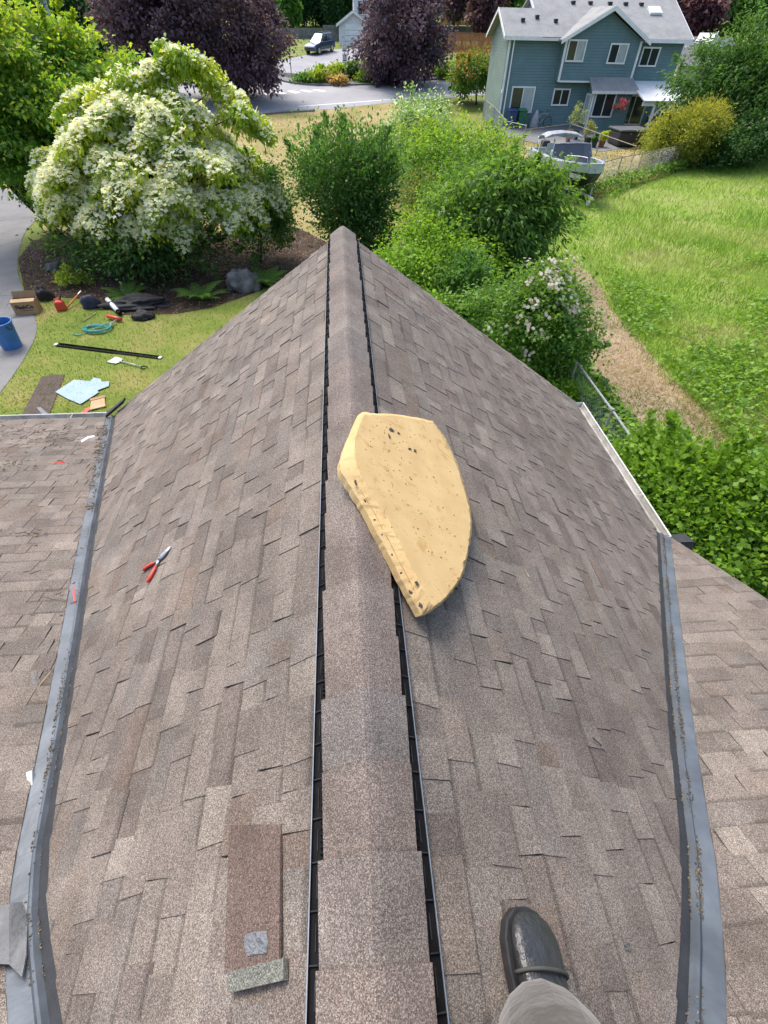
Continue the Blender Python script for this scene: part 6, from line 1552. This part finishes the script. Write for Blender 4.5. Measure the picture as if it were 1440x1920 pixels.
# chain link fences
def fence(pts, H, label, rail='galv', mesh=True, zoff=0.0, step=2.4, sp=0.11):
    pts = [Vector(q) for q in pts]; b0 = pts[0].copy()
    t = empty('chain_link_fence', b0, 0, label, 'fence'); I = Matrix.Translation(-b0)
    line = []
    for a, b in zip(pts, pts[1:]):
        n = max(1, round((b - a).length / step))
        for k in range(n): line.append(a.lerp(b, k / n))
    line.append(pts[-1])
    r = random.Random(4)
    for q in line:
        mb = MB(); mb.tube([q - Vector((0, 0, 0.1)), q + Vector((r.uniform(-0.05, 0.05), 0, H + 0.05))], 0.03, 7); o = mb.build('post', rail, t); o.matrix_parent_inverse = I
    mb = MB(); mb.tube([q + Vector((0, 0, H)) for q in line], 0.021, 6); o = mb.build('top_rail', rail, t); o.matrix_parent_inverse = I
    if mesh:
        V, F = [], []
        for a, b in zip(line, line[1:]):
            L = (b - a).length; d = (b - a) / L
            n = int((L + H) / sp)
            for s in (-1, 1):
                for k in range(n):
                    u0 = k * sp - (H if s > 0 else 0)
                    e = [(u0, 0.03), (u0 + H, H - 0.02)] if s > 0 else [(u0 + 0, H - 0.02), (u0 + H, 0.03)]
                    if s < 0: e = [(k * sp - H, H - 0.02), (k * sp, 0.03)]
                    (x0, z0_), (x1, z1_) = e
                    if x1 <= 0 or x0 >= L: continue
                    if x0 < 0: z0_ += (z1_ - z0_) * (0 - x0) / (x1 - x0); x0 = 0
                    if x1 > L: z1_ = z0_ + (z1_ - z0_) * (L - x0) / (x1 - x0); x1 = L
                    A_ = a + (b - a) * (x0 / L) + Vector((0, 0, z0_)); B_ = a + (b - a) * (x1 / L) + Vector((0, 0, z1_))
                    w = 0.0032; i = len(V)
                    for q in (A_, B_): V += [q + Vector((w, w, 0)), q + Vector((-w, w * 0.2, w)), q + Vector((0, -w, -w))]
                    for j in range(3): F.append((i + j, i + (j + 1) % 3, i + 3 + (j + 1) % 3, i + 3 + j))
        o = npmesh('wire_mesh', np.array([tuple(v) for v in V]), np.array(F), np.ones((len(V), 3)), 'galv', t); o.matrix_parent_inverse = I; o['kind'] = 'stuff'
M['rust'] = simple('rusty_pipe', (0.26, 0.17, 0.11), (0.3, 0.29, 0.27), 5, 0.7, 0.2)
fence(gp([(1062, 378), (1106, 362), (1150, 348), (1225, 331), (1292, 313), (1380, 290), (1450, 273)]), 1.25, 'long chain link fence between the field and the boat yard', 'rust')
fence(gp([(905, 228), (922, 244), (943, 274), (979, 283)]), 1.3, 'short chain link fence from the teal house towards the boat')
fence(gp([(979, 283), (1062, 270), (1180, 318)]), 1.1, 'low rusty railed fence behind the boat', 'rust', mesh=False, step=3.2)
fence([Vector(PZ(x, y, -3.55)[:2] + (-4.6,)) for x, y in ((1010, 560), (1085, 680), (1150, 768), (1207, 848))], 1.02, 'chain link fence with a pale top rail beside the straw path')
groundleaves('fence_ivy', [(q.x, q.y) for q in gp([(1060, 372), (1225, 325), (1292, 306), (1300, 318), (1225, 340), (1070, 388)])], 3500, 0.12, MG + LG, 'green weeds growing along the foot of the boat yard fence', 215, 0.45)

# car on the side street
def car():
    f_, r_2 = G(584, 103), G(617, 95.5); d = f_ - r_2; ang = math.atan2(d.y, d.x); c = (f_ + r_2) / 2
    t = empty('parked_car', Vector((c.x, c.y, T(c.y) + 0.016)), ang, 'dark blue grey sport utility car parked on the side street', 'car')
    pitch = math.atan2(T(f_.y) - T(r_2.y), math.hypot(d.x, d.y)); t.rotation_euler = (0, -pitch, ang)
    M['carpaint'] = simple('dark_blue_car_paint', (0.03, 0.062, 0.115), (0.024, 0.05, 0.095), 1, 0.25, 0.3, coat=1.0)
    sec = [(-2.25, 0.78, 0.45, 0.95), (-2.15, 0.86, 0.32, 1.02), (-1.2, 0.9, 0.28, 1.03), (0.2, 0.9, 0.28, 1.02), (1.0, 0.9, 0.28, 1.0), (1.9, 0.86, 0.3, 0.88), (2.2, 0.76, 0.36, 0.78), (2.3, 0.6, 0.42, 0.68)]
    mb = MB(); mb.loft([[(x, -w, z0), (x, -w * 1.0, (z0 + z1) / 2), (x, -w * 0.93, z1), (x, w * 0.93, z1), (x, w, (z0 + z1) / 2), (x, w, z0)] for x, w, z0, z1 in sec]); mb.build('body', 'carpaint', t, bevel=0.04)
    mb = MB(); mb.loft([[(x, -w, z), (x, w, z), (x2, w2, z2), (x2, -w2, z2)] for x, w, z, x2, w2, z2 in ((-2.1, 0.8, 1.0, -1.75, 0.62, 1.6), (0.95, 0.8, 1.0, 0.1, 0.62, 1.62))]); cb = mb.build('glasshouse', 'glass', t, bevel=0.03)
    mb = MB(); mb.loft([[(-1.85, -0.64, 1.58), (-1.85, 0.64, 1.58), (-1.8, 0.58, 1.66), (-1.8, -0.58, 1.66)], [(0.15, -0.64, 1.6), (0.15, 0.64, 1.6), (0.05, 0.58, 1.68), (0.05, -0.58, 1.68)]]); mb.build('roof', 'carpaint', t, bevel=0.03)
    for y in (-1, 1):
        mb = MB()
        for a, b in (((0.95, 0.82, 1.0), (0.12, 0.64, 1.62)), ((-0.7, 0.83, 1.0), (-0.75, 0.65, 1.62)), ((-2.1, 0.82, 1.0), (-1.78, 0.64, 1.6))): mb.tube([(a[0], y * a[1], a[2]), (b[0], y * b[1], b[2])], 0.04, 5)
        mb.build('pillar', 'carpaint', t)
        mb = MB(); mb.tube([(-1.7, y * 0.55, 1.72), (0.0, y * 0.55, 1.73)], 0.02, 5); mb.build('roof_rail', 'steel', t)
        mb = MB(); mb.box((2.16, y * 0.6, 0.72), (0.16, 0.28, 0.16)); mb.build('headlight', 'trim', t, bevel=0.03)
        mb = MB(); mb.box((-2.2, y * 0.68, 0.86), (0.14, 0.16, 0.26)); mb.build('taillight', 'redplastic', t, bevel=0.02)
        mb = MB(); mb.box((0.75, y * 0.98, 1.05), (0.12, 0.18, 0.13)); mb.build('mirror', 'carpaint', t, bevel=0.03)
        mb = MB(); mb.box((-0.1, y * 0.905, 0.33), (2.2, 0.04, 0.1)); mb.build('sill_trim', 'steel', t)
        for x in (-1.35, 1.4):
            mb = MB(); mb.tube([(x, y * 0.72, 0.34), (x, y * 0.93, 0.34)], 0.34, 20); w = mb.build('wheel', 'rubber', t)
            mb = MB(); mb.tube([(x, y * 0.93, 0.34), (x, y * 0.945, 0.34)], 0.22, 14); mb.build('rim', 'steel', w)
    mb = MB(); mb.box((2.27, 0, 0.6), (0.08, 0.7, 0.16)); mb.build('grille', 'darkpot', t)
car()
# signs
def sign(px, pyb, H, mat, label, shape, seed):
    b = G(px, pyb); t = empty('street_sign', b, 0, label, 'sign')
    mb = MB(); mb.tube([(0, 0, -0.05), (0, 0, H)], 0.05, 7); mb.build('post', 'galv', t)
    if shape == 'square':
        mb = MB(); mb.prism([(-0.5, -0.07, H - 0.7), (0.5, -0.07, H - 0.7), (0.5, -0.07, H - 0.1), (0.5, -0.07, H + 0.1), (-0.5, -0.07, H + 0.1)], (0, 0.02, 0)); p_ = mb.build('panel', mat, t)
        mb = MB(); mb.box((0.02, -0.08, H - 0.3), (0.5, 0.006, 0.34)); mb.build('symbol', 'darksign', p_)
    else:
        for k, z in enumerate((H - 0.25, H - 0.95)):
            mb = MB(); mb.box((0, -0.07, z), (0.48, 0.02, 0.62)); p_ = mb.build('panel', mat, t)
            mb = MB(); mb.tube([(0.14 * math.cos(a), -0.084, z + 0.06 + 0.16 * math.sin(a)) for a in np.linspace(0, 6.283, 16)], 0.02, 5, False); mb.build('symbol', 'ink' if k else 'redplastic', p_)
            mb = MB(); mb.box((0, -0.083, z - 0.2), (0.34, 0.006, 0.07)); mb.build('printed_line', 'ink', p_)
M['signyellow'] = simple('yellow_sign', (0.75, 0.42, 0.02), (0.68, 0.36, 0.015), 2, 0.5)
M['darksign'] = simple('brown_symbol', (0.3, 0.14, 0.01), (0.26, 0.12, 0.01), 2, 0.6)
sign(547, 147, 3.1, 'signyellow', 'yellow street sign on a post at the side street corner', 'square', 1)
sign(648, 158, 2.9, 'trim', 'small white street sign on a post in the corner bed', 'tall', 2)
# white house with garage
def simple_house(name, label, X0, X1, Yf, Yb, z0, ze, za, wall, roof, axis='Y', over=0.35):
    """gabled block; axis Y: gable faces the viewer"""
    t = empty(name, ((X0 + X1) / 2, Yf, z0), 0, label, 'house'); I = Matrix.Translation((-(X0 + X1) / 2, -Yf, -z0))
    def part(mb, nm, mat): o = mb.build(nm, mat, t); o.matrix_parent_inverse = I; return o
    xm, ym = (X0 + X1) / 2, (Yf + Yb) / 2
    if axis == 'Y':
        mb = MB(); mb.prism([(X0, Yf, z0), (X1, Yf, z0), (X1, Yf, ze), (xm, Yf, za), (X0, Yf, ze)], (0, Yb - Yf, 0)); part(mb, 'wall', wall)
        k = (za - ze) / (xm - X0)
        for a, b in ((X0 - over, xm), (X1 + over, xm)):
            zz = ze - k * over
            mb = MB(); slab(mb, (a, Yf - over, zz + 0.03), (b, Yf - over, za + 0.03), (b, Yb + over, za + 0.03), (a, Yb + over, zz + 0.03)); part(mb, 'roof', roof)
            mb = MB(); mb.prism([(a, Yf - over - 0.02, zz + 0.16), (b, Yf - over - 0.02, za + 0.16), (b, Yf - over - 0.02, za - 0.1), (a, Yf - over - 0.02, zz - 0.1)], (0, -0.04, 0)); part(mb, 'rake_board', 'trim')
    else:
        mb = MB(); mb.prism([(X0, Yf, z0), (X0, Yb, z0), (X0, Yb, ze), (X0, ym, za), (X0, Yf, ze)], (X1 - X0, 0, 0)); part(mb, 'wall', wall)
        k = (za - ze) / (ym - Yf)
        for a in (Yf - over, Yb + over):
            zz = ze - k * over
            mb = MB(); slab(mb, (X0 - over, a, zz + 0.03), (X1 + over, a, zz + 0.03), (X1 + over, ym, za + 0.03), (X0 - over, ym, za + 0.03)); part(mb, 'roof', roof)
        mb = MB(); mb.box(((X0 + X1) / 2, Yf - over - 0.03, ze - k * over + 0.05), (X1 - X0 + 2 * over, 0.05, 0.2)); part(mb, 'fascia', 'trim')
    return t, I
Yg = 88.0
a, b = PY(637, 92, Yg), PY(672, 92, Yg)
zz = T(Yg) - 0.3
t, I = simple_house('white_garage_house', 'white gabled garage of the house beyond the round plum', a.x, b.x + 1.3, Yg, Yg + 7, zz, PY(650, 45, Yg).z, PY(655, 22, Yg).z, 'white_siding', 'darkroof')
mb = MB(); mb.box(((a.x + b.x) / 2 + 0.75, Yg - 0.03, zz + 1.25), (2.4, 0.06, 2.1)); o = mb.build('garage_door', 'trim', t); o.matrix_parent_inverse = I
for k in range(3):
    mb = MB(); mb.box(((a.x + b.x) / 2 + 0.75, Yg - 0.065, zz + 0.75 + k * 0.5), (2.3, 0.01, 0.03)); o2 = mb.build('panel_joint', 'stonewall', o)
a2, b2 = PY(660, 30, Yg + 4), PY(720, 30, Yg + 4)
t, I = simple_house('white_house', 'white two storey house partly hidden behind the round plum', a2.x + 0.4, b2.x + 3, Yg + 7.6, Yg + 14, T(Yg + 6) - 0.5, PY(670, -20, Yg + 6).z, PY(690, -70, Yg + 6).z, 'white_siding', 'darkroof')
w = frame_window(t, I, a2.x + 1.0, a2.x + 2.2, PY(670, 26, Yg + 7.6).z, PY(670, 2, Yg + 7.6).z, Yg + 7.6, mull=1)
# pale blue house, grey roof house, cedar fences, block walls
a, b = PY(-60, 30, 72), PY(92, 30, 72)
t, I = simple_house('pale_blue_house', 'pale blue house wall above the maple at upper left', a.x, b.x, 72, 80, T(72) - 0.5, PY(60, -30, 72).z, PY(60, -90, 72).z, 'blue_siding', 'darkroof', 'X')
mb = MB(); mb.box((b.x + 0.1, 71.95, T(72) + 2.5), (0.25, 0.2, 6.5)); o = mb.build('corner_board', 'trim', t); o.matrix_parent_inverse = I
a, b = PY(1284, 100, 62), PY(1400, 100, 62)
t, I = simple_house('beige_house', 'house with dark grey roof seen right of the teal house', a.x, b.x, 62, 70, T(62) - 0.5, PY(1300, 118, 62).z, PY(1300, 72, 66).z, 'beige', 'darkroof', 'X')
mb = MB(); q = [PY(1333, 82, 61), PY(1345, 62, 61), PY(1360, 84, 61), PY(1360, 118, 61), PY(1333, 118, 61)]; mb.prism(q, (0, 3, 0)); o = mb.build('dormer', 'white_siding', t); o.matrix_parent_inverse = I
mb = MB(); mb.prism([q[0] + Vector((-0.3, -0.1, -0.2)), q[1] + Vector((0, -0.1, 0.15)), q[1] + Vector((0, -0.1, -0.1)), q[0] + Vector((-0.3, -0.1, -0.45))], (0, -0.06, 0)); o = mb.build('rake_board', 'trim', t); o.matrix_parent_inverse = I
for X_, Y_ in ((a.x + 1.2, 64.2), (a.x + 2.1, 64.4)):
    mb = MB(); mb.box((X_, Y_, PY(1300, 95, 64).z + 0.2), (0.25, 0.25, 0.25)); o = mb.build('roof_vent', 'trim', t); o.matrix_parent_inverse = I
def board_fence(x0, x1, yt, yb, Y, label, n):
    A_, B_ = PY(x0, yb, Y), PY(x1, yb, Y); H = PY((x0 + x1) / 2, yt, Y).z - A_.z
    t = empty('cedar_fence', (A_.x, Y, A_.z), 0, label, 'fence'); w = (B_.x - A_.x) / n; r = random.Random(n)
    for k in range(n):
        mb = MB(); mb.box(((k + 0.5) * w, r.uniform(-0.01, 0.01), H / 2 + 0.01 * r.random()), (w - 0.03, 0.03, H)); mb.build('board', 'fencewood', t)
    mb = MB(); mb.box((n * w / 2, -0.04, H + 0.04), (n * w, 0.14, 0.05)); mb.build('cap_rail', 'fencewood', t)
    for k in range(0, n + 1, 6):
        mb = MB(); mb.box((k * w, -0.06, H / 2 - 0.3), (0.14, 0.1, H + 0.8)); mb.build('post', 'fencewood', t)
board_fence(832, 930, 63, 97, 78, 'lower orange cedar fence right of the round plum', 36)
board_fence(826, 925, 23, 47, 90, 'upper orange cedar fence behind the lower one', 36)
def wall(name, x0, x1, yt, yb, Y, mat, label, th=0.3):
    A_, B_ = PY(x0, yb, Y), PY(x1, yb, Y); H = PY((x0 + x1) / 2, yt, Y).z - A_.z
    t = empty(name, (A_.x, Y, A_.z), 0, label, 'wall'); L = B_.x - A_.x; rows = max(2, int(H / 0.35)); r = random.Random(int(x0))
    for j in range(rows):
        mb = MB(); x = 0.0
        while x < L:
            w = min(r.uniform(0.6, 1.1), L - x); mb.box((x + w / 2, r.uniform(-0.02, 0.02), (j + 0.5) * H / rows), (w - 0.03, th, H / rows - 0.02)); x += w
        mb.build('block_course', mat, t)
    mb = MB(); mb.box((L / 2, 0.02, H / 2 - 0.4), (L, th * 0.7, H + 0.76)); mb.build('core', mat, t)
wall('retaining_wall', 515, 612, 53, 66, 93, 'stonewall', 'dark block retaining wall below the arborvitae screen')
wall('block_wall', 606, 640, 47, 63, 91.5, 'stonewall', 'grey block wall joining the white garage')
wall('retaining_wall', 840, 930, 49, 61, 89.2, 'stonewall', 'dark retaining wall between the two cedar fences')
